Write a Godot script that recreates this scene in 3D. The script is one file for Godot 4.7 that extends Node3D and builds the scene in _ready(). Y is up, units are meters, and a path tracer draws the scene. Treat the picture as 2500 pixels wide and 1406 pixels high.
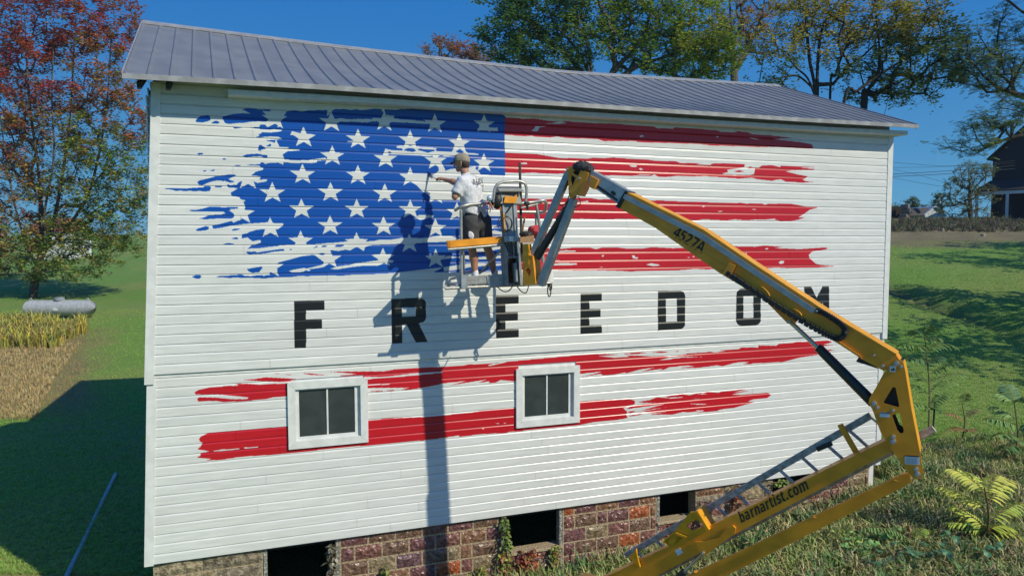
extends Node3D
# A white barn with a painted flag, an artist on a towable boom lift, lawns, trees and weeds.
# Axes: x runs along the painted wall, y is up, z points away from the wall; y = 0 is the drip line of the wall.

const FOC := 1750.0            # focal length in pixels of the 2500 x 1406 photograph
const YAW := 0.34538
const PITCH := 0.06382
const ROLL := -0.00176
const PLANE_M := 0.76        # the boom lift swings in a vertical plane x - PLANE_M z = PLANE_C
const PLANE_C := 3.66
const SUN_AZ := 34.0
const SUN_EL := 38.0
var eye := Vector3(1.334, 1.811, 10.894)
var right: Vector3
var above: Vector3
var ahead: Vector3
var flat_right: Vector3
var flat_ahead: Vector3
var side: Vector3              # normal of the boom's plane, pointing away from the viewer
var along: Vector3             # horizontal direction in the boom's plane, away from the wall
var rng := RandomNumberGenerator.new()
var names := {}
var M := {}

class Shape:
	var v := PackedVector3Array()
	var n := PackedVector3Array()
	var uv := PackedVector2Array()
	var c := PackedColorArray()
	var colored := false
	var tint := Color.WHITE
	func tri3(a: Vector3, b: Vector3, d: Vector3, na: Vector3, nb: Vector3, nd: Vector3, ua := Vector2.ZERO, ub := Vector2.ZERO, ud := Vector2.ZERO) -> void:
		v.append(a); v.append(d); v.append(b)
		n.append(na); n.append(nd); n.append(nb)
		uv.append(ua); uv.append(ud); uv.append(ub)
		c.append(tint); c.append(tint); c.append(tint)
	func tri(a: Vector3, b: Vector3, d: Vector3, ua := Vector2.ZERO, ub := Vector2.ZERO, ud := Vector2.ZERO) -> void:
		var m := (b - a).cross(d - a).normalized()
		tri3(a, b, d, m, m, m, ua, ub, ud)
	func quad(a: Vector3, b: Vector3, d: Vector3, e: Vector3) -> void:
		var m := (d - a).cross(e - b).normalized()
		tri3(a, b, d, m, m, m)
		tri3(a, d, e, m, m, m)
	func quad_uv(a: Vector3, b: Vector3, d: Vector3, e: Vector3, ua: Vector2, ub: Vector2, ud: Vector2, ue: Vector2) -> void:
		var m := (d - a).cross(e - b).normalized()
		tri3(a, b, d, m, m, m, ua, ub, ud)
		tri3(a, d, e, m, m, m, ua, ud, ue)
	func quad_n(a: Vector3, b: Vector3, d: Vector3, e: Vector3, na: Vector3, nb: Vector3, nd: Vector3, ne: Vector3) -> void:
		tri3(a, b, d, na, nb, nd)
		tri3(a, d, e, na, nd, ne)
	func mesh() -> ArrayMesh:
		var arr := []
		arr.resize(Mesh.ARRAY_MAX)
		arr[Mesh.ARRAY_VERTEX] = v
		arr[Mesh.ARRAY_NORMAL] = n
		arr[Mesh.ARRAY_TEX_UV] = uv
		if colored:
			arr[Mesh.ARRAY_COLOR] = c
		var m := ArrayMesh.new()
		m.add_surface_from_arrays(Mesh.PRIMITIVE_TRIANGLES, arr)
		return m

# ------------------------------------------------------------------ places
func ray(px: float, py: float) -> Vector3:
	return right * ((px - 1250.0) / FOC) - above * ((py - 703.0) / FOC) + ahead
func at(px: float, py: float, depth: float) -> Vector3:
	return eye + ray(px, py) * depth
func wz(px: float, py: float, z: float) -> Vector3:
	var d := ray(px, py)
	return eye + d * ((z - eye.z) / d.z)
func bp(px: float, py: float, w := 0.0) -> Vector3:
	var d := ray(px, py)
	var o := eye - side * w
	return eye + d * ((PLANE_C - o.x + PLANE_M * o.z) / (d.x - PLANE_M * d.z))
func ud(u: float, d: float) -> Vector3:      # a point on the ground by its place to the right of and ahead of the viewer
	var p := eye + flat_right * u + flat_ahead * d
	p.y = ground_y(p.x, p.z)
	return p
func ground_at(px: float, py: float) -> Vector3:
	var d := ray(px, py)
	var t := 2.0
	for i in 4000:
		var p := eye + d * t
		if p.y < ground_y(p.x, p.z):
			return Vector3(p.x, ground_y(p.x, p.z), p.z)
		t += 0.04 + t * 0.002
	return eye + d * t
func soft(x: float) -> float:
	return x if x > 12.0 else log(1.0 + exp(x * 0.8)) / 0.8
func ground_y(x: float, z: float) -> float:
	var rel := Vector3(x, 0, z) - Vector3(eye.x, 0, eye.z)
	var u := rel.dot(flat_right)
	var d := rel.dot(flat_ahead)
	var t := smoothstep(-0.3, 0.4, u / maxf(d, 6.0))
	var left := -3.9 + 0.053 * soft(minf(d, 170.0) - 25.0)
	var rite := -3.72 + 0.12 * soft(minf(d, 82.0) - 13.0) + 0.02 * maxf(0.0, minf(d, 170.0) - 82.0)
	rite += 0.35 * smoothstep(11.0, 13.5, x) * smoothstep(-3.0, -0.5, z) * (1.0 - smoothstep(0.5, 2.5, z))
	# a ditch that runs away up the right hand lawn
	var cut := exp(-pow((u - 20.6 - 0.35 * (d - 36.0) * -0.1) / 0.9, 2.0))
	rite -= 0.75 * cut * (1.0 - smoothstep(33.0, 44.0, d)) * smoothstep(20.0, 26.0, d)
	return lerpf(left, rite, t) + 0.05 * sin(x * 0.7) * cos(z * 0.6)

# ------------------------------------------------------------------ shapes
func box(s: Shape, at_: Vector3, size: Vector3, b := Basis.IDENTITY, bevel := 0.0) -> void:
	var h := size * 0.5
	bevel = minf(bevel, minf(h.x, minf(h.y, h.z)) * 0.8)
	var ax := [Vector3.RIGHT, Vector3.UP, Vector3.BACK]
	for k in 3:
		var i := (k + 1) % 3
		var j := (k + 2) % 3
		for sg in [-1.0, 1.0]:
			var w: Vector3 = ax[k] * h[k] * sg
			var p: Vector3 = ax[i] * (h[i] - bevel)
			var q: Vector3 = ax[j] * (h[j] - bevel)
			if sg > 0:
				s.quad(at_ + b * (w - p - q), at_ + b * (w + p - q), at_ + b * (w + p + q), at_ + b * (w - p + q))
			else:
				s.quad(at_ + b * (w - p + q), at_ + b * (w + p + q), at_ + b * (w + p - q), at_ + b * (w - p - q))
	if bevel > 0.0:
		for k in 3:
			var i := (k + 1) % 3
			var j := (k + 2) % 3
			for si in [-1.0, 1.0]:
				for sj in [-1.0, 1.0]:
					var l: Vector3 = ax[k] * (h[k] - bevel)
					var e1: Vector3 = ax[i] * h[i] * si + ax[j] * (h[j] - bevel) * sj
					var e2: Vector3 = ax[i] * (h[i] - bevel) * si + ax[j] * h[j] * sj
					if si * sj > 0:
						s.quad(at_ + b * (e1 - l), at_ + b * (e2 - l), at_ + b * (e2 + l), at_ + b * (e1 + l))
					else:
						s.quad(at_ + b * (e2 - l), at_ + b * (e1 - l), at_ + b * (e1 + l), at_ + b * (e2 + l))
		for sx in [-1.0, 1.0]:
			for sy in [-1.0, 1.0]:
				for sz in [-1.0, 1.0]:
					var a := at_ + b * Vector3(h.x * sx, (h.y - bevel) * sy, (h.z - bevel) * sz)
					var d := at_ + b * Vector3((h.x - bevel) * sx, h.y * sy, (h.z - bevel) * sz)
					var e := at_ + b * Vector3((h.x - bevel) * sx, (h.y - bevel) * sy, h.z * sz)
					if sx * sy * sz > 0: s.tri(a, d, e)
					else: s.tri(a, e, d)

func frame_of(dir: Vector3, hint := Vector3.UP) -> Basis:     # z along dir
	var z := dir.normalized()
	var h := hint if absf(z.dot(hint)) < 0.95 else Vector3.RIGHT
	var x := h.cross(z).normalized()
	return Basis(x, z.cross(x), z)

func bar(s: Shape, a: Vector3, b: Vector3, w: float, h: float, hint := Vector3.UP, bevel := 0.004) -> void:   # a box from a to b
	box(s, (a + b) * 0.5, Vector3(w, h, a.distance_to(b)), frame_of(b - a, hint), bevel)

func tube(s: Shape, pts: Array, r: Variant, sides := 8, caps := true) -> void:
	var rings := []
	var norms := []
	var k := pts.size()
	var prev := Vector3.ZERO
	for i in k:
		var dir: Vector3 = (pts[mini(i + 1, k - 1)] - pts[maxi(i - 1, 0)]).normalized()
		if prev == Vector3.ZERO:
			prev = frame_of(dir).x
		var x := (prev - dir * prev.dot(dir)).normalized()
		prev = x
		var y := dir.cross(x)
		var rad: float = r[i] if r is Array else r
		var ring := []
		var nr := []
		for j in sides:
			var a := TAU * j / sides
			var d := x * cos(a) + y * sin(a)
			ring.append(pts[i] + d * rad)
			nr.append(d)
		rings.append(ring); norms.append(nr)
	for i in k - 1:
		for j in sides:
			var j2 := (j + 1) % sides
			s.quad_n(rings[i][j], rings[i][j2], rings[i + 1][j2], rings[i + 1][j], norms[i][j], norms[i][j2], norms[i + 1][j2], norms[i + 1][j])
	if caps:
		for e in [0, k - 1]:
			for j in sides:
				var j2 := (j + 1) % sides
				if e == 0: s.tri(pts[e], rings[e][j2], rings[e][j])
				else: s.tri(pts[e], rings[e][j], rings[e][j2])

func curve(pts: Array, steps := 6) -> Array:      # smooth run through points
	var out := []
	for i in pts.size() - 1:
		var p0: Vector3 = pts[maxi(i - 1, 0)]
		var p1: Vector3 = pts[i]
		var p2: Vector3 = pts[i + 1]
		var p3: Vector3 = pts[mini(i + 2, pts.size() - 1)]
		for j in steps:
			var t := float(j) / steps
			out.append(p1.cubic_interpolate(p2, p0, p3, t))
	out.append(pts[-1])
	return out

func prism(s: Shape, pts: Array, ext: Vector3) -> void:       # planar outline pts, pushed along ext
	var nrm := Vector3.ZERO
	for i in pts.size():
		var a: Vector3 = pts[i] - pts[0]
		var b: Vector3 = pts[(i + 1) % pts.size()] - pts[0]
		nrm += a.cross(b)
	nrm = nrm.normalized()
	if nrm.dot(ext) > 0.0:
		pts = pts.duplicate(); pts.reverse(); nrm = -nrm
	var f := frame_of(nrm)
	var flat := PackedVector2Array()
	for p in pts:
		flat.append(Vector2((p as Vector3).dot(f.x), (p as Vector3).dot(f.y)))
	var idx := Geometry2D.triangulate_polygon(flat)
	for i in range(0, idx.size(), 3):
		var a: Vector3 = pts[idx[i]]
		var b: Vector3 = pts[idx[i + 1]]
		var d: Vector3 = pts[idx[i + 2]]
		if (b - a).cross(d - a).dot(nrm) < 0.0:
			var t := b; b = d; d = t
		s.tri(a, b, d)
		s.tri(a + ext, d + ext, b + ext)
	for i in pts.size():
		var a: Vector3 = pts[i]
		var b: Vector3 = pts[(i + 1) % pts.size()]
		s.quad(b, a, a + ext, b + ext)

func keyhole(outer: Array, holes: Array) -> Array:            # outline with its holes joined to it by hair-wide slits
	var out := outer.duplicate()
	for hole0: Array in holes:
		var hole: Array = hole0.duplicate()
		var na := Vector3.ZERO
		var nb := Vector3.ZERO
		for i in outer.size(): na += (outer[i] - outer[0]).cross(outer[(i + 1) % outer.size()] - outer[0])
		for i in hole.size(): nb += (hole[i] - hole[0]).cross(hole[(i + 1) % hole.size()] - hole[0])
		if na.dot(nb) > 0.0: hole.reverse()
		var best := 1e9
		var bi := 0
		var bj := 0
		for i in out.size():
			for j in hole.size():
				var d: float = out[i].distance_to(hole[j])
				if d < best: best = d; bi = i; bj = j
		var ins := []
		for k in hole.size() + 1:
			ins.append(hole[(bj + k) % hole.size()])
		ins[-1] = ins[-1].lerp(ins[-2], 0.004)
		var back: Vector3 = out[bi].lerp(out[(bi + 1) % out.size()], 0.004)
		out = out.slice(0, bi + 1) + ins + [back] + out.slice(bi + 1)
	return out

func ball(s: Shape, c: Vector3, r: Vector3, b := Basis.IDENTITY, rings := 8, segs := 12, lump := 0.0, sd := 0) -> void:
	var ps := []
	for i in rings + 1:
		var row := []
		for j in segs:
			var th := PI * i / rings
			var ph := TAU * j / segs
			var d := Vector3(sin(th) * cos(ph), cos(th), sin(th) * sin(ph))
			var k := 1.0
			if lump > 0.0:
				k += lump * (sin(d.x * 5.0 + sd) * cos(d.y * 4.0 + sd * 1.7) + 0.6 * sin(d.z * 9.0 + sd * 0.6) * cos(d.x * 7.0 - sd))
			row.append(c + b * (d * r * k))
		ps.append(row)
	for i in rings:
		for j in segs:
			var j2 := (j + 1) % segs
			var a: Vector3 = ps[i][j]
			var q: Vector3 = ps[i][j2]
			var e: Vector3 = ps[i + 1][j2]
			var f: Vector3 = ps[i + 1][j]
			if lump > 0.03:
				if i > 0: s.tri(a, q, e)
				if i < rings - 1: s.tri(a, e, f)
			else:
				var inv := b.inverse()
				var na := (b * ((inv * (a - c)) / r / r)).normalized()
				var nq := (b * ((inv * (q - c)) / r / r)).normalized()
				var ne := (b * ((inv * (e - c)) / r / r)).normalized()
				var nf := (b * ((inv * (f - c)) / r / r)).normalized()
				if i > 0: s.tri3(a, q, e, na, nq, ne)
				if i < rings - 1: s.tri3(a, e, f, na, ne, nf)

# ------------------------------------------------------------------ nodes
func numbered(called: String) -> String:
	names[called] = names.get(called, -1) + 1
	return called if names[called] == 0 else "%s_%03d" % [called, names[called]]
func obj(called: String, s: Variant, m: Material, parent: Node = self) -> MeshInstance3D:
	var o := MeshInstance3D.new()
	o.name = numbered(called) if parent == self else called
	o.mesh = s.mesh() if s is Shape else s
	o.material_override = m
	parent.add_child(o, true)
	return o
func tag(o: Node, label := "", category := "", group := "", kind := "") -> Node:
	if label: o.set_meta("label", label)
	if category: o.set_meta("category", category)
	if group: o.set_meta("group", group)
	if kind: o.set_meta("kind", kind)
	return o
func thing(called: String, label: String, category: String, group := "", where := Vector3.ZERO) -> Node3D:
	var o := Node3D.new()
	o.name = numbered(called)
	add_child(o)
	o.position = where
	tag(o, label, category, group)
	return o
func scatter(called: String, mesh: Mesh, m: Material, where: Array, tints: Array, parent: Node = self) -> MultiMeshInstance3D:
	var mm := MultiMesh.new()
	mm.transform_format = MultiMesh.TRANSFORM_3D
	mm.use_colors = true
	mm.mesh = mesh
	mm.instance_count = where.size()
	for i in where.size():
		mm.set_instance_transform(i, where[i])
		mm.set_instance_color(i, tints[i])
	var o := MultiMeshInstance3D.new()
	o.name = numbered(called) if parent == self else called
	o.multimesh = mm
	o.material_override = m
	o.set_meta("kind", "stuff")
	parent.add_child(o, true)
	return o
func lin(r: float, g: float, b: float) -> Color:
	return Color(r, g, b).linear_to_srgb()
func mat(c: Color, rough := 0.6, metal := 0.0) -> StandardMaterial3D:     # c is the linear base colour
	var m := StandardMaterial3D.new()
	m.albedo_color = c.linear_to_srgb()
	m.roughness = rough
	m.metallic = metal
	return m
func noise_tex(freq: float, lo: Color, hi: Color, size := 256, oct := 4, normal := false, kind := FastNoiseLite.TYPE_SIMPLEX_SMOOTH, bump := 4.0) -> NoiseTexture2D:
	var f := FastNoiseLite.new()
	f.noise_type = kind
	f.frequency = freq
	f.fractal_octaves = oct
	f.seed = 7
	var t := NoiseTexture2D.new()
	t.width = size; t.height = size; t.seamless = true
	t.noise = f
	if normal:
		t.as_normal_map = true; t.bump_strength = bump
	else:
		var g := Gradient.new()
		g.set_color(0, lo); g.set_color(1, hi)
		g.set_offset(0, 0.25); g.set_offset(1, 0.75)
		t.color_ramp = g
	return t
func grain(m: StandardMaterial3D, tex: Texture2D, scale: float) -> StandardMaterial3D:     # colour variation in world space
	m.albedo_texture = tex
	m.uv1_triplanar = true
	m.uv1_world_triplanar = true
	m.uv1_scale = Vector3.ONE * scale
	return m
func relief(m: StandardMaterial3D, tex: Texture2D, strength := 1.0) -> StandardMaterial3D:
	m.normal_enabled = true; m.normal_texture = tex; m.normal_scale = strength
	return m
func vary(c: Color, a: float) -> Color:
	var k := 1.0 + rng.randf_range(-a, a)
	return Color(c.r * k * (1.0 + rng.randf_range(-a, a) * 0.4), c.g * k, c.b * k * (1.0 + rng.randf_range(-a, a) * 0.4))

# ------------------------------------------------------------------ light, camera, materials
func setup() -> void:
	ahead = Vector3(sin(YAW) * cos(PITCH), -sin(PITCH), -cos(YAW) * cos(PITCH))
	var r0 := Vector3(cos(YAW), 0, sin(YAW))
	var u0 := r0.cross(ahead)
	right = r0 * cos(ROLL) + u0 * sin(ROLL)
	above = -r0 * sin(ROLL) + u0 * cos(ROLL)
	flat_right = r0
	flat_ahead = Vector3(sin(YAW), 0, -cos(YAW))
	side = Vector3(1, 0, -PLANE_M).normalized()
	along = Vector3(PLANE_M, 0, 1).normalized()
	rng.seed = 4527
	var cam := Camera3D.new()
	cam.name = "camera"
	cam.transform = Transform3D(Basis(right, above, -ahead), eye)
	cam.keep_aspect = Camera3D.KEEP_HEIGHT
	cam.fov = rad_to_deg(2.0 * atan(703.0 / FOC))
	cam.near = 0.05
	cam.far = 3000.0
	cam.current = true
	add_child(cam)
	var e := Environment.new()
	e.background_mode = Environment.BG_SKY
	e.tonemap_mode = Environment.TONE_MAPPER_LINEAR
	e.tonemap_exposure = 1.27
	e.sdfgi_enabled = true; e.ssao_enabled = true; e.ssil_enabled = true
	var sky := Sky.new()
	sky.sky_material = sky_material()
	e.sky = sky
	e.background_energy_multiplier = 1.0
	e.fog_enabled = true
	e.fog_density = 0.0003
	e.fog_light_color = Color(0.75, 0.85, 1.0)
	var we := WorldEnvironment.new()
	we.name = "environment"
	we.environment = e
	add_child(we)
	var sun := DirectionalLight3D.new()
	sun.name = "sun"
	sun.light_energy = 0.98
	sun.light_color = Color(1.0, 0.975, 0.87)
	sun.light_angular_distance = 0.5
	sun.shadow_enabled = true
	var to_sun := sun_dir()
	sun.transform = Transform3D(Basis.looking_at(-to_sun), Vector3.ZERO)
	add_child(sun)

func sun_dir() -> Vector3:
	var a := deg_to_rad(SUN_AZ)
	var h := deg_to_rad(SUN_EL)
	return Vector3(sin(a) * cos(h), sin(h), cos(a) * cos(h))

func sky_material() -> PanoramaSkyMaterial:
	# clear autumn air: deep blue overhead, paler at the horizon and in the haze round the sun
	var w := 512
	var h := 256
	var img := Image.create(w, h, false, Image.FORMAT_RGBF)
	var s := sun_dir()
	for y in h:
		var el := (0.5 - (y + 0.5) / h) * PI
		for x in w:
			var az := ((x + 0.5) / w) * TAU       # panorama: the left edge looks along -z
			var d := Vector3(sin(az) * cos(el), sin(el), -cos(az) * cos(el))
			var k := pow(1.0 - maxf(d.y, 0.0), 5.0)
			var c := Color(0.004, 0.112, 0.41).lerp(Color(0.105, 0.32, 0.48), clampf(k * 1.05, 0, 1))
			var g := maxf(d.dot(s), 0.0)
			var glow := 0.10 * pow(g, 4.0) + 0.7 * pow(g, 40.0)
			c += Color(0.75, 0.68, 0.55) * glow
			img.set_pixel(x, y, Color(c.r, c.g, c.b))
	var m := PanoramaSkyMaterial.new()
	m.panorama = ImageTexture.create_from_image(img)
	return m

func materials() -> void:
	var soft_grain := noise_tex(0.02, Color(0.86, 0.86, 0.86), Color(1, 1, 1), 256, 5)
	var fine_bump := noise_tex(0.05, Color.BLACK, Color.WHITE, 256, 4, true, FastNoiseLite.TYPE_SIMPLEX_SMOOTH, 3.0)
	var rough_bump := noise_tex(0.035, Color.BLACK, Color.WHITE, 256, 5, true, FastNoiseLite.TYPE_SIMPLEX_SMOOTH, 9.0)
	M.grain = soft_grain; M.fine = fine_bump; M.rough = rough_bump
	M.trim = grain(mat(Color(0.72, 0.73, 0.73), 0.45), noise_tex(0.02, Color(0.95, 0.95, 0.95), Color(1, 1, 1), 256, 5), 0.9)
	M.trim_old = grain(mat(Color(0.42, 0.43, 0.42), 0.8), noise_tex(0.06, Color(0.55, 0.52, 0.48), Color(1, 1, 1)), 1.3)
	M.roof = grain(mat(Color(0.24, 0.238, 0.235), 0.45, 0.12), noise_tex(0.012, Color(0.9, 0.9, 0.92), Color(1, 1, 1), 256, 3), 0.5)
	M.fascia = grain(mat(Color(0.36, 0.36, 0.37), 0.45, 0.1), soft_grain, 0.6)
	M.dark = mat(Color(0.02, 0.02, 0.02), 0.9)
	M.glass = grain(mat(Color(0.045, 0.056, 0.058), 0.25), noise_tex(0.012, Color(0.88, 0.9, 0.9), Color(1.0, 1.0, 1.0), 256, 5), 0.7)
	M.mortar = relief(grain(mat(Color(0.50, 0.40, 0.27), 0.95), noise_tex(0.05, Color(0.75, 0.72, 0.68), Color(1, 1, 1)), 2.0), rough_bump, 0.6)
	M.mortar.uv1_scale = Vector3.ONE * 2.0
	M.yellow = grain(mat(Color(0.92, 0.36, 0.018), 0.42), noise_tex(0.015, Color(0.90, 0.88, 0.84), Color(1, 1, 1), 256, 5), 0.8)
	M.yellow_bright = grain(mat(Color(0.92, 0.40, 0.012), 0.4), soft_grain, 0.9)
	M.steel = grain(mat(Color(0.42, 0.44, 0.46), 0.42, 0.35), soft_grain, 1.1)
	M.grey_paint = grain(mat(Color(0.32, 0.36, 0.40), 0.5, 0.1), soft_grain, 1.2)
	M.galv = grain(mat(Color(0.50, 0.49, 0.46), 0.4, 0.55), soft_grain, 2.0)
	M.alu = grain(mat(Color(0.52, 0.52, 0.53), 0.5, 0.2), noise_tex(0.03, Color(0.7, 0.68, 0.66), Color(1, 1, 1)), 1.5)
	M.black = grain(mat(Color(0.022, 0.023, 0.025), 0.55), soft_grain, 1.5)
	M.cylinder = mat(Color(0.02, 0.025, 0.028), 0.3)
	M.chrome = mat(Color(0.55, 0.55, 0.56), 0.18, 0.9)
	M.rust = grain(mat(Color(0.16, 0.075, 0.035), 0.85), noise_tex(0.05, Color(0.5, 0.5, 0.5), Color(1, 1, 1)), 2.0)
	M.bolt = mat(Color(0.40, 0.43, 0.46), 0.4, 0.6)
	M.print_black = mat(Color(0.02, 0.018, 0.015), 0.6)
	M.paper = mat(Color(0.72, 0.74, 0.76), 0.6)
	M.paper_blue = mat(Color(0.10, 0.16, 0.32), 0.6)
	M.wire = mat(Color(0.015, 0.015, 0.015), 0.6)
	M.red_cloth = grain(mat(Color(0.62, 0.06, 0.08), 0.85), soft_grain, 3.0)
	M.wood = grain(mat(Color(0.42, 0.24, 0.12), 0.7), soft_grain, 4.0)
	M.skin = mat(Color(0.42, 0.20, 0.125), 0.55)
	M.skin.subsurf_scatter_enabled = true
	M.skin.subsurf_scatter_strength = 0.05
	M.shirt = relief(grain(mat(Color(0.74, 0.74, 0.79), 0.9), soft_grain, 3.0), fine_bump, 0.5)
	M.shorts = relief(grain(mat(Color(0.085, 0.085, 0.09), 0.95), noise_tex(0.08, Color(0.7, 0.7, 0.7), Color(1, 1, 1)), 4.0), fine_bump, 0.4)
	M.sock = mat(Color(0.75, 0.75, 0.78), 0.9)
	M.shoe = mat(Color(0.10, 0.10, 0.11), 0.8)
	M.cap = grain(mat(Color(0.36, 0.30, 0.23), 0.9), soft_grain, 6.0)
	M.cap_dark = mat(Color(0.035, 0.035, 0.04), 0.9)
	M.hair = mat(Color(0.05, 0.035, 0.025), 0.8)
	M.bark = relief(grain(mat(Color(0.17, 0.145, 0.12), 0.95), noise_tex(0.04, Color(0.55, 0.52, 0.48), Color(1, 1, 1), 256, 5), 1.5), rough_bump, 1.0)
	M.bark_dark = relief(grain(mat(Color(0.060, 0.053, 0.045), 0.95), noise_tex(0.04, Color(0.55, 0.52, 0.48), Color(1, 1, 1), 256, 5), 1.5), rough_bump, 1.0)
	M.leaf = mat(Color(1, 1, 1), 0.55)
	M.leaf.vertex_color_use_as_albedo = true
	M.leaf.backlight_enabled = true
	M.leaf.backlight = Color(0.85, 0.85, 0.7)
	M.blade = mat(Color(1, 1, 1), 0.7)
	M.blade.vertex_color_use_as_albedo = true
	M.blade.backlight_enabled = true
	M.blade.backlight = Color(0.45, 0.45, 0.4)
	M.stem = mat(Color(0.13, 0.10, 0.05), 0.8)
	M.stone = relief(grain(mat(Color(0.34, 0.30, 0.25), 0.9), noise_tex(0.03, Color(0.55, 0.52, 0.5), Color(1, 1, 1), 256, 5), 1.0), rough_bump, 1.0)
	M.tank = grain(mat(Color(0.48, 0.49, 0.50), 0.4), soft_grain, 0.7)
	M.pipe = grain(mat(Color(0.30, 0.42, 0.47), 0.5), soft_grain, 1.2)
	M.house_dark = grain(mat(Color(0.030, 0.022, 0.017), 0.9), soft_grain, 1.0)
	M.porch_white = mat(Color(0.62, 0.66, 0.68), 0.7)
	M.shingle = grain(mat(Color(0.05, 0.043, 0.04), 0.95), noise_tex(0.1, Color(0.6, 0.6, 0.6), Color(1, 1, 1)), 0.9)
	M.roof_red = mat(Color(0.24, 0.08, 0.06), 0.9)
	M.house_white = mat(Color(0.72, 0.74, 0.76), 0.8)

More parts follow.
